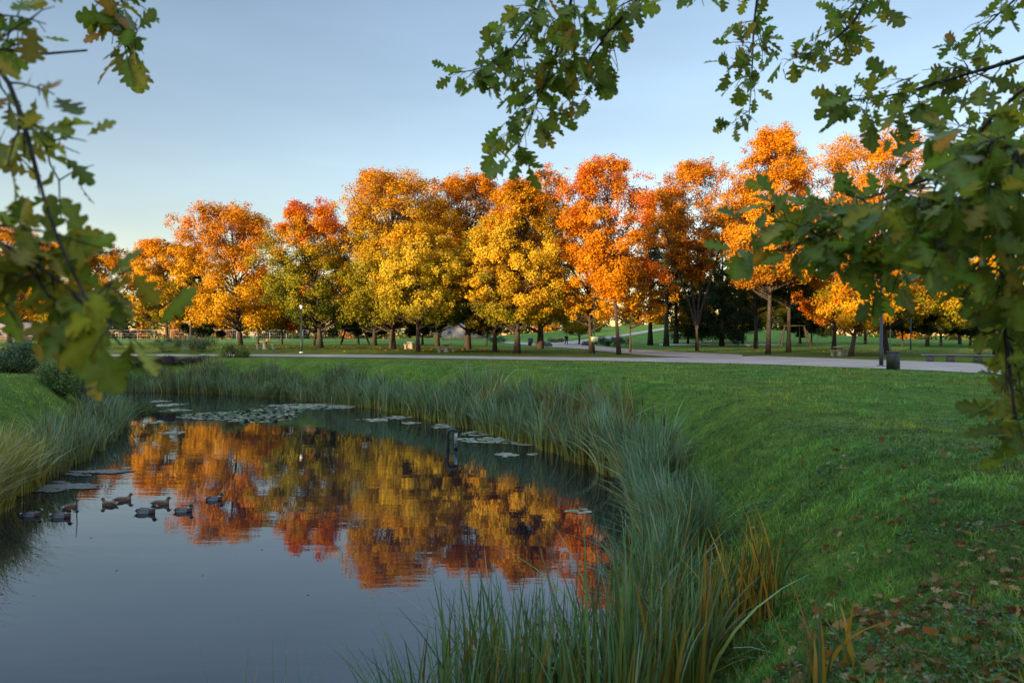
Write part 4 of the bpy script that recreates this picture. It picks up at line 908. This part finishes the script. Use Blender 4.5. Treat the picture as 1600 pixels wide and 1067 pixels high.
# ------------------------------------------------------------------ grass and fallen leaves
rg = rng(99); parts = []
for lo, hi, dens, wdt, hh, S in ((2.6, 6, 2600, .006, .06, 2), (6, 10, 1300, .010, .065, 2), (10, 17, 520, .016, .07, 1), (17, 28, 170, .028, .075, 1), (28, 46, 40, .05, .08, 1)):
    A = (hi - lo) * 1.62 * hi; n = int(A * dens)
    Y = rg.uniform(lo, hi, n); X = rg.uniform(-.81, .81, n) * hi; k = (np.abs(X) < .79 * Y + .3); X, Y = X[k], Y[k]
    d = pond_dist(X, Y); k = (d > .25) & ~on_path(X, Y); X, Y, d = X[k], Y[k], d[k]
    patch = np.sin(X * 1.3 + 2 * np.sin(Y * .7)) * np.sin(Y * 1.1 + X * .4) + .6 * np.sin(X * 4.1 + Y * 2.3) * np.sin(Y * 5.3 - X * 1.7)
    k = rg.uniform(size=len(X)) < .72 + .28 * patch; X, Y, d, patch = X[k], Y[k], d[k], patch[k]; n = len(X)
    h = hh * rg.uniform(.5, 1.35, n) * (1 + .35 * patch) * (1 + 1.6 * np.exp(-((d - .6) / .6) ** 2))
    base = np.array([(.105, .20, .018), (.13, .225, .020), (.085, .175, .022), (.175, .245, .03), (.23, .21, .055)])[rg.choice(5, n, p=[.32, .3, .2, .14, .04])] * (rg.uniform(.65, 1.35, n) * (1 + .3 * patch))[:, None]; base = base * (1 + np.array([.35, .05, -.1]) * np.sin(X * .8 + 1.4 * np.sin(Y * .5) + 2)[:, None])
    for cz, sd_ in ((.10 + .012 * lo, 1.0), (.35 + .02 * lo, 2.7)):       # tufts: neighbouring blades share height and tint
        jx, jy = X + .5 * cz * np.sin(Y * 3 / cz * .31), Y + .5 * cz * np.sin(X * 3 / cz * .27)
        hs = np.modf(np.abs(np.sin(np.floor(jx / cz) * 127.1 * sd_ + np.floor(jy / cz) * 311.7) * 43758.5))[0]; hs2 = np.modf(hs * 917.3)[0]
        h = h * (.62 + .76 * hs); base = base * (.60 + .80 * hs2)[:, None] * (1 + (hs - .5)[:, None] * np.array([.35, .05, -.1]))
    base = base * (1 - .30 * sstep(15, 5, Y) * (X > -8))[:, None] if False else base * np.where((patch < .1) & (X > -8) & (Y < 16), .62, 1.0)[:, None]  # darker near patches: clover tone, with oak shade put into the colour
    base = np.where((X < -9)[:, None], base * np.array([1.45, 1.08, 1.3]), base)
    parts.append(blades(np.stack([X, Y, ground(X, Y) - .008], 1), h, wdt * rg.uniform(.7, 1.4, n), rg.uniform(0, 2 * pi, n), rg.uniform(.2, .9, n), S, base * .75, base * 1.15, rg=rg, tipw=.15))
# clover-like small leaves among the near blades
n = 15000; Y = 2.8 + 11 * rg.uniform(size=n) ** 1.3; X = rg.uniform(-.2, .8, n) * Y; d = pond_dist(X, Y); patch = np.sin(X * 1.1 + 1.7 * np.sin(Y * .9)) * np.sin(Y * 1.4 + X)
k = (d > .5) & (patch > -.1); X, Y = X[k], Y[k]; n = len(X)
v, f = kites(np.stack([X, Y, ground(X, Y) + rg.uniform(.02, .055, n)], 1), np.array([0, 0, 1.]) + rg.normal(size=(n, 3)) * .35, rg.uniform(.011, .026, n) * (1 + Y * .07), rg, 1.0)
parts.append((v, f, np.repeat(np.array((.05, .115, .026)) * rg.uniform(.45, 1.6, (n, 1)), 4, 0)))
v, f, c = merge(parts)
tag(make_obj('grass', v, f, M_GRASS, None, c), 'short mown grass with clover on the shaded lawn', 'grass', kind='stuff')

ST = np.array([0, .07, .15, .21, .27, .32, .38, .45, .52, .57, .63, .70, .77, .82, .88, .95, 1.0])
SW = np.array([.014, .03, .07, .19, .21, .10, .13, .31, .35, .16, .18, .30, .29, .14, .17, .13, .02])
SX = np.array([0, 0, 0, .02, .045, .01, 0, .02, .05, .01, 0, .02, .045, .01, 0, .01, 0])
def oak_leaves(base, dirv, nrm, L, rg, curl=.25, wid=1.0):
    """lobed oak leaf blades growing from their stalk's end"""
    n = len(base); u = unit(dirv); nn = unit(nrm - (nrm * u).sum(1, keepdims=True) * u); s = np.cross(u, nn)
    L = L[:, None, None]; m = len(ST); cv = rg.uniform(-.2, curl, n)[:, None, None]; fo = rg.uniform(.05, .45, n)[:, None, None]
    jw = rg.uniform(.82, 1.2, (n, 1, 1)) * wid * (1 + rg.uniform(-.12, .12, (n, m, 1)))
    t = ST[None, :, None]
    cen = base[:, None] + u[:, None] * t * L - nn[:, None] * cv * L * t ** 2
    W = SW[None, :, None] * L * jw; sx = SX[None, :, None] * L
    l = cen - s[:, None] * W + u[:, None] * sx + nn[:, None] * fo * W; r = cen + s[:, None] * W * rg.uniform(.9, 1.1, (n, m, 1)) + u[:, None] * sx + nn[:, None] * fo * W
    v = np.stack([l, cen, r], 2).reshape(-1, 3)
    i = (np.arange(n)[:, None] * 3 * m + np.arange(m - 1)[None] * 3).ravel()
    f = np.concatenate([np.stack([i, i + 1, i + 4, i + 3], 1), np.stack([i + 1, i + 2, i + 5, i + 4], 1)])
    return v, f, 3 * m
rg = rng(123); n = 1500
Y = 2.9 + 8 * rg.uniform(size=n) ** 1.5; X = (.20 + .6 * rg.uniform(size=n) ** .7) * Y; clus = rg.integers(0, 26, n); cx_ = rg.uniform(.4, .8, 26); cy_ = 3.1 + 3.6 * rg.uniform(size=26) ** 1.5
k = rg.uniform(size=n) < .5; X = np.where(k, cx_[clus] * cy_[clus] + rg.normal(size=n) * .22, X); Y = np.where(k, cy_[clus] + rg.normal(size=n) * .22, Y)
k = (pond_dist(X, Y) > .9) & (Y > 2.3); X, Y = X[k], Y[k]; n = len(X)
dv = rg.normal(size=(n, 3)); dv[:, 2] *= .15; nr = np.array([0, 0, 1.]) + rg.normal(size=(n, 3)) * .45
v, f, m3 = oak_leaves(np.stack([X, Y, ground(X, Y) + rg.uniform(.0, .04, n)], 1), dv, nr, rg.uniform(.04, .12, n), rg, curl=1.3)
c = np.array([(.20, .085, .022), (.28, .17, .06), (.36, .25, .12), (.12, .05, .016), (.32, .11, .012)])[rg.choice(5, n, p=[.3, .25, .18, .17, .1])] * rg.uniform(.6, 1.2, (n, 1))
tag(make_obj('fallen_leaves', v, f, M_LEAF, None, np.repeat(c, m3, 0)), 'curled brown oak leaves scattered over the near lawn', 'fallen leaves', kind='stuff')
# small yellow fallen leaves under the maple row
n = 5000; Y = 66 + rg.normal(size=n) * 6; X = rg.uniform(-.75, .75, n) * Y; k = Y > np.where(X > 2, 66, 59.5); X, Y = X[k], Y[k]; n = len(X)
v, f = kites(np.stack([X, Y, ground(X, Y) + .03], 1), np.array([0, 0, 1.]) + rg.normal(size=(n, 3)) * .3, rg.uniform(.1, .22, n), rg)
tag(make_obj('fallen_leaves', v, f, M_LEAF, None, np.repeat(np.array((.34, .20, .02)) * rg.uniform(.3, 1.2, (n, 1)), 4, 0)), 'yellow maple leaves lying under the row of trees', 'fallen leaves', kind='stuff')

# ------------------------------------------------------------------ the two oaks whose branches hang into the view
OAKC = np.array([(.145, .205, .012), (.19, .24, .014), (.11, .175, .016), (.28, .27, .016), (.33, .25, .018), (.42, .20, .014)])
OAKP = [.34, .26, .22, .11, .05, .02]
def leaf_spray(tips, dirs, seed, L, per, name, parent, pal_p=OAKP, spread=1.0):
    rg = rng(seed); n = len(tips) * per; ti = np.repeat(np.arange(len(tips)), per)
    dv = dirs[ti] * .55 + rg.normal(size=(n, 3)) * .62 * spread + np.array([0, 0, -.28])
    dv = unit(dv); bs = tips[ti] - dirs[ti] * rg.uniform(0, .10, (n, 1)) + dv * rg.uniform(.008, .03, (n, 1))
    nr = rg.normal(size=(n, 3)) * .75 + np.array([0, -.25, .6])
    v, f, m3 = oak_leaves(bs, dv, nr, L * rg.uniform(.62, 1.18, n), rg)
    c = OAKC[rg.choice(6, n, p=pal_p)] * rg.uniform(.7, 1.25, (n, 1))
    cv = np.repeat(c[:, None], m3, 1).reshape(n, m3 // 3, 3, 3)
    cv[:, :, 1] = cv[:, :, 1] * 1.3 + .015; edge = rg.uniform(size=(n, m3 // 3, 2)) < (rg.uniform(size=n) < .3)[:, None, None] * .35
    cv[:, :, ::2] = np.where(edge[..., None], np.array([.20, .11, .02]), cv[:, :, ::2] * rg.uniform(.75, 1.05, (n, m3 // 3, 2, 1)))
    return make_obj(name, v, f, M_OAK, parent, cv.reshape(-1, 3), smooth=True)

def oak_branch(root, pix, start, r0, r1, clusters, seed, L=.125, per=6, pal_p=OAKP, mid=None, jitter=.12):
    """limb from the trunk at start through pix points (px, py, distance), with leafy twigs ending at the clusters"""
    rg = rng(seed)
    pts = [np.array(start, float)] + ([np.array(m, float) for m in mid] if mid else []) + [P(*q) for q in pix]
    pts = np.array(pts); nmain = len(pts) - len(pix)
    seg = np.linalg.norm(np.diff(pts, axis=0), axis=1); s = np.concatenate([[0], np.cumsum(seg)])
    ss = np.linspace(0, s[-1], max(14, int(s[-1] / .12))); C = np.stack([np.interp(ss, s, pts[:, k]) for k in range(3)], 1)
    for _ in range(3): C[1:-1] = .25 * C[:-2] + .5 * C[1:-1] + .25 * C[2:]
    sv = s[nmain]; rad = np.where(ss < sv, .07 + (r0 - .07) * (ss / max(sv, .01)), r0 + (r1 - r0) * (ss - sv) / max(s[-1] - sv, .01))
    loc = np.array(root.location); mb = MB(); mb.tube(C - loc, rad, 8)
    vis = np.where(ss >= sv * .92)[0]; tips, dirs = [], []
    for (px, py, D) in clusters:
        e = P(px, py, D + rg.uniform(-1, 1) * jitter * D * .5)
        d = np.linalg.norm(C[vis] - e, axis=1); i = vis[np.argmin(d)]
        i = max(vis[0], i - rg.integers(0, 3)); a = C[i]; ln = np.linalg.norm(e - a)
        m = .5 * (a + e) + np.array([0, 0, .12 * ln]) + rg.normal(size=3) * .05 * ln
        t = np.linspace(0, 1, 7)[:, None]; tw = (1 - t) ** 2 * a + 2 * t * (1 - t) * m + t ** 2 * e
        tw[1:-1] += rg.normal(size=(5, 3)) * .012 * ln
        rr = min(rad[i] * .6, .0028 + .004 * ln); mb.tube(tw - loc, np.linspace(rr, .0014, 7), 5)
        dr = unit(e - tw[4]); tips.append(e - loc); dirs.append(dr)
        for q in range(rg.integers(1, 3)):      # short side shoots
            b_ = tw[rg.integers(2, 6)]; e2 = b_ + unit(rg.normal(size=3) + dr * .6) * rg.uniform(.06, .16) * min(1, .4 + ln)
            mb.tube(np.array([b_, .5 * (b_ + e2) + [0, 0, .008], e2]) - loc, [.0022, .0016, .0011], 4); tips.append(e2 - loc); dirs.append(unit(e2 - b_))
    br = mb.build('branch', M_TWIG, root, smooth=True)
    np_ = rg.permutation(len(tips)); tips = np.array(tips); dirs = np.array(dirs)
    leaf_spray(tips, dirs, seed + 1, L, max(2, per // 2), 'foliage', br, pal_p)
    return br

def oak(base, h, label, seed, nl=4200):
    rg = rng(seed); g = float(ground(*base)); r = empty('oak_tree', (base[0], base[1], g), label, 'oak')
    mb = MB(); hh = np.linspace(0, 1, 10); tr = .34 * (1 - .75 * hh); tr[0] = .5; tr[1] = .38
    mb.tube(np.stack([.15 * np.sin(hh * 4), .15 * np.sin(hh * 3 + 1), hh * h - .1], 1), tr, 12)
    K = 90; ph = rg.uniform(0, 2 * pi, K); el = rg.uniform(0, 1, K); rr = rg.uniform(.3, 1, K)
    cc = np.stack([np.cos(ph) * 3.8 * rr * np.sqrt(1 - .7 * el ** 2), np.sin(ph) * 3.8 * rr * np.sqrt(1 - .7 * el ** 2), 5.8 + (h - 5) * el], 1)
    for j in range(30):
        s0 = np.array([0, 0, 2.6 + .5 * (cc[j][2] - 4)]); t = np.linspace(0, 1, 6)[:, None]
        mb.tube((1 - t) ** 2 * s0 + 2 * t * (1 - t) * (.5 * (s0 + cc[j]) + [0, 0, .4]) + t ** 2 * cc[j], np.linspace(.1, .015, 6), 6)
    mb.build('trunk', M_BARK, r, smooth=True)
    n = nl; ci = rg.integers(0, K, n); off = rg.normal(size=(n, 3)) * .55
    v, f = kites(cc[ci] + off, off + np.array([0, 0, .6]) + rg.normal(size=(n, 3)) * .5, rg.uniform(.12, .22, n), rg, .6)
    c = OAKC[rg.choice(6, n, p=OAKP)] * rg.uniform(.6, 1.1, (n, 1)); make_obj('crown', v, f, M_LEAF, r, np.repeat(c, 4, 0))
    return r
ok = oak((6.6, -1.2), 11, 'green leaved oak whose branches hang in from the top and right', 900, 10000)
ol = oak((-6.2, -2.2), 11, 'oak whose blurred leafy twig hangs close at the left edge', 901)
rt = lambda z: (6.6, -1.2, z); lt = lambda z: (-6.2, -2.2, z)

def cl(pts, D, dj=.0, seed=1):
    rg = rng(seed); return [(x, y, D + rg.uniform(-dj, dj)) for x, y in pts]
# right: the heavy limb and its sprays
oak_branch(ok, [(1640, 258, 2.3), (1590, 263, 2.3), (1540, 275, 2.35), (1500, 286, 2.4), (1455, 300, 2.4), (1420, 335, 2.5), (1385, 352, 2.5), (1320, 365, 2.6), (1255, 374, 2.7), (1185, 398, 2.8)], rt(3.0), .017, .003,
    cl([(1165, 350), (1150, 395), (1185, 410), (1205, 345), (1225, 325), (1235, 365), (1255, 330), (1265, 385), (1225, 400), (1282, 340), (1300, 398), (1290, 300), (1325, 385), (1335, 345), (1350, 400), (1365, 420), (1375, 370),
        (1330, 325), (1390, 400), (1405, 420), (1420, 385), (1345, 440), (1375, 455), (1365, 480), (1395, 455), (1425, 440), (1440, 400)], 2.6, .3, 2), 910, L=.105, per=8, pal_p=[.32, .16, .36, .1, .04, .02], mid=[(4.6, .6, 3.1), (2.6, 1.9, 2.6)])
oak_branch(ok, [(1640, 210, 2.1), (1585, 230, 2.1), (1530, 255, 2.1), (1480, 270, 2.15), (1430, 290, 2.15), (1385, 305, 2.2), (1345, 312, 2.25)], rt(3.3), .013, .003,
    cl([(1385, 330), (1430, 340), (1455, 320), (1475, 350), (1500, 330), (1450, 375), (1480, 395), (1505, 380), (1530, 345), (1545, 315), (1570, 300), (1590, 330), (1500, 275), (1535, 270), (1565, 255), (1590, 280), (1465, 410), (1530, 400), (1400, 355), (1425, 375), (1445, 430), (1490, 440), (1520, 425), (1555, 345), (1580, 360), (1510, 300), (1590, 305), (1570, 240), (1490, 250), (1520, 235)], 2.0, .3, 3), 912, L=.10, per=8, pal_p=[.32, .16, .36, .1, .04, .02], mid=[(4.4, .4, 3.4), (2.4, 1.6, 2.9)])
# right: the twig that hangs straight down
oak_branch(ok, [(1640, 310, 2.2), (1600, 325, 2.2), (1575, 360, 2.2), (1555, 410, 2.2), (1562, 450, 2.2), (1568, 500, 2.2), (1572, 560, 2.2), (1584, 605, 2.2), (1588, 660, 2.2), (1592, 705, 2.2)], rt(3.1), .012, .003,
    cl([(1560, 380), (1590, 400), (1545, 440), (1585, 450), (1520, 450), (1500, 470), (1540, 475), (1570, 490), (1592, 500), (1555, 520), (1588, 540), (1560, 568), (1595, 580), (1572, 610), (1598, 620), (1565, 645), (1590, 655), (1575, 685), (1600, 700), (1588, 718), (1606, 660), (1606, 560), (1580, 520)], 2.2, .25, 4), 914, L=.10, per=7, mid=[(4.5, .2, 3.2), (2.5, 1.6, 2.5)])
# right: upper sprays against the sky
oak_branch(ok, [(1640, 88, 3.1), (1600, 92, 3.1), (1550, 105, 3.1), (1500, 115, 3.15), (1450, 135, 3.2), (1400, 155, 3.25), (1350, 160, 3.3), (1300, 158, 3.3)], rt(4.2), .011, .002,
    cl([(1293, 148), (1300, 172), (1320, 185), (1328, 150), (1345, 180), (1352, 140), (1372, 165), (1395, 190), (1400, 130), (1425, 150), (1440, 110), (1445, 170), (1420, 205), (1470, 150), (1490, 90), (1500, 140), (1480, 190), (1520, 120), (1535, 165), (1555, 130), (1580, 110), (1590, 160), (1350, 210), (1375, 225)], 3.2, .25, 5), 916, L=.12, per=5, mid=[(4.8, 1, 4.6), (3.2, 2.3, 3.8)])
oak_branch(ok, [(1640, 110, 2.9), (1600, 130, 2.9), (1560, 170, 2.9), (1520, 215, 2.95), (1485, 255, 3.0), (1460, 290, 3)], rt(3.8), .010, .003,
    cl([(1430, 225), (1450, 245), (1470, 215), (1495, 200), (1500, 240), (1520, 180), (1535, 225), (1555, 200), (1580, 190), (1595, 215), (1555, 245), (1400, 250), (1590, 240)], 2.9, .25, 6), 918, L=.12, per=5, mid=[(4.8, .8, 4.2), (3.2, 2.1, 3.5)])
oak_branch(ok, [(1620, -30, 3.3), (1585, 0, 3.3), (1555, 25, 3.3), (1525, 50, 3.3), (1505, 80, 3.3)], rt(4.8), .007, .002, cl([(1550, 12), (1560, 40), (1525, 40), (1510, 70), (1490, 62), (1530, 80), (1575, -5)], 3.3, .15, 7), 920, L=.10, per=4, mid=[(4.8, 1, 5.0), (3.2, 2.4, 4.0)])
# top: sprays hanging from the upper limbs
oak_branch(ok, [(1375, -60, 3.6), (1358, 0, 3.6), (1345, 30, 3.6), (1330, 55, 3.6), (1300, 72, 3.6), (1265, 82, 3.6), (1232, 95, 3.6)], rt(5.2), .010, .002,
    cl([(1300, 8), (1320, 22), (1345, 12), (1372, 12), (1388, 20), (1300, 48), (1330, 42), (1355, 50), (1280, 55), (1290, 82), (1262, 68), (1248, 84), (1236, 96), (1265, 100), (1318, 72), (1312, 92)], 3.6, .15, 8), 922, L=.112, per=5, mid=[(4.5, 1.4, 5.6), (3.0, 3.0, 4.6)])
oak_branch(ok, [(1190, -60, 3.7), (1181, 0, 3.7), (1174, 60, 3.7), (1176, 105, 3.7), (1178, 140, 3.7), (1166, 180, 3.7), (1168, 208, 3.7)], rt(5.6), .008, .0018,
    cl([(1160, 10), (1192, 18), (1150, 40), (1195, 60), (1140, 68), (1165, 85), (1195, 88), (1135, 108), (1155, 112), (1192, 112), (1148, 138), (1185, 118), (1145, 195), (1135, 200), (1180, 165), (1155, 160)], 3.7, .12, 9), 924, L=.10, per=4, mid=[(4.0, 1.4, 6.0), (2.4, 3.2, 5.0)])
oak_branch(ok, [(1050, -80, 3.4), (1005, -5, 3.4), (980, 22, 3.4), (950, 45, 3.4), (925, 75, 3.4), (905, 120, 3.4), (895, 150, 3.4)], rt(5.8), .012, .002,
    cl([(985, 10), (1000, 18), (965, 15), (950, 10), (945, 35), (970, 45), (930, 55), (950, 75), (920, 90), (950, 100), (965, 112), (900, 110), (930, 125), (910, 140), (945, 140), (890, 160), (925, 155), (1085, 4), (1100, 10), (1140, 2)], 3.4, .2, 10), 926, L=.118, per=5, mid=[(4.0, 1.2, 6.4), (2.0, 3.0, 5.4)])
oak_branch(ok, [(905, -80, 3.3), (895, 0, 3.3), (890, 28, 3.3), (872, 70, 3.3), (862, 108, 3.3), (842, 160, 3.3), (818, 205, 3.3), (805, 240, 3.3)], rt(6.0), .010, .0018,
    cl([(910, 12), (880, 10), (925, 35), (900, 50), (875, 40), (850, 60), (880, 80), (905, 85), (845, 95), (870, 115), (885, 135), (850, 140), (830, 130), (862, 165), (885, 180), (835, 180), (810, 178), (858, 200), (825, 212), (790, 198), (770, 215), (765, 235), (785, 232), (800, 255), (820, 240)], 3.3, .2, 11), 928, L=.118, per=5, mid=[(3.8, 1.2, 6.6), (1.6, 2.8, 5.6)])
oak_branch(ok, [(870, -70, 3.5), (852, 0, 3.5), (830, 40, 3.5), (805, 80, 3.5), (780, 108, 3.5), (745, 118, 3.5), (705, 115, 3.5)], rt(6.2), .009, .0018,
    cl([(850, 10), (825, 5), (800, 12), (815, 35), (790, 38), (840, 45), (775, 55), (800, 65), (825, 75), (785, 85), (765, 62), (810, 105), (770, 100), (790, 125), (750, 130), (735, 112), (722, 125), (708, 118), (760, 140), (815, 140), (800, 150)], 3.5, .2, 12), 930, L=.115, per=5, mid=[(3.8, 1.2, 6.8), (1.4, 3.0, 5.8)])
# left: the near, out of focus twig
LP = [.14, .22, .06, .28, .25, .05]
oak_branch(ol, [(-70, 20, 1.6), (-20, 60, 1.6), (15, 105, 1.55), (40, 165, 1.5), (51, 205, 1.5), (53, 270, 1.45), (66, 340, 1.4), (105, 415, 1.35), (130, 470, 1.3), (170, 530, 1.3)], lt(3.2), .0065, .002,
    cl([(58, 22), (20, 62), (72, 38), (85, 148), (95, 232), (22, 205), (38, 245), (12, 258), (62, 305), (96, 345)], 1.55, .12, 13), 932, L=.08, per=2, pal_p=LP, mid=[(-4.0, -.6, 3.0), (-2.2, .9, 2.6)], jitter=.05)
oak_branch(ol, [(-70, 330, 1.45), (-20, 370, 1.42), (30, 395, 1.4), (80, 410, 1.38), (120, 440, 1.35), (150, 490, 1.3), (190, 540, 1.3)], lt(2.6), .006, .002,
    cl([(118, 398), (160, 388), (190, 392), (214, 412), (88, 412), (60, 425), (20, 470), (55, 490), (95, 500), (150, 520), (180, 500), (205, 530), (228, 548), (165, 560), (130, 545), (30, 510), (85, 470), (120, 470), (200, 470), (0, 440)], 1.38, .1, 14), 934, L=.10, per=3, pal_p=LP, mid=[(-4.0, -.6, 2.5), (-2.2, .8, 2.2)], jitter=.05)
oak_branch(ol, [(-60, 70, 1.9), (0, 88, 1.9), (60, 103, 1.9), (108, 95, 1.9), (136, 79, 1.9)], lt(3.4), .0055, .003, cl([(40, 70), (25, 30)], 1.9, .05, 15), 936, L=.06, per=2, pal_p=LP, mid=[(-4, -.6, 3.4), (-2.2, 1.0, 2.9)], jitter=.05)
oak_branch(ol, [(150, -90, 2.6), (170, -20, 2.6), (190, 20, 2.6), (200, 60, 2.6), (205, 90, 2.6)], lt(4.2), .006, .002, cl([(145, 15), (170, 8), (200, 12), (160, 40), (185, 40), (215, 30), (175, 70), (200, 78), (190, 95), (222, 78), (228, 15)], 2.6, .12, 16), 938, L=.115, per=4, pal_p=[.22, .22, .12, .2, .16, .08], mid=[(-4.2, .2, 4.4), (-2.4, 1.8, 4.0)], jitter=.05)
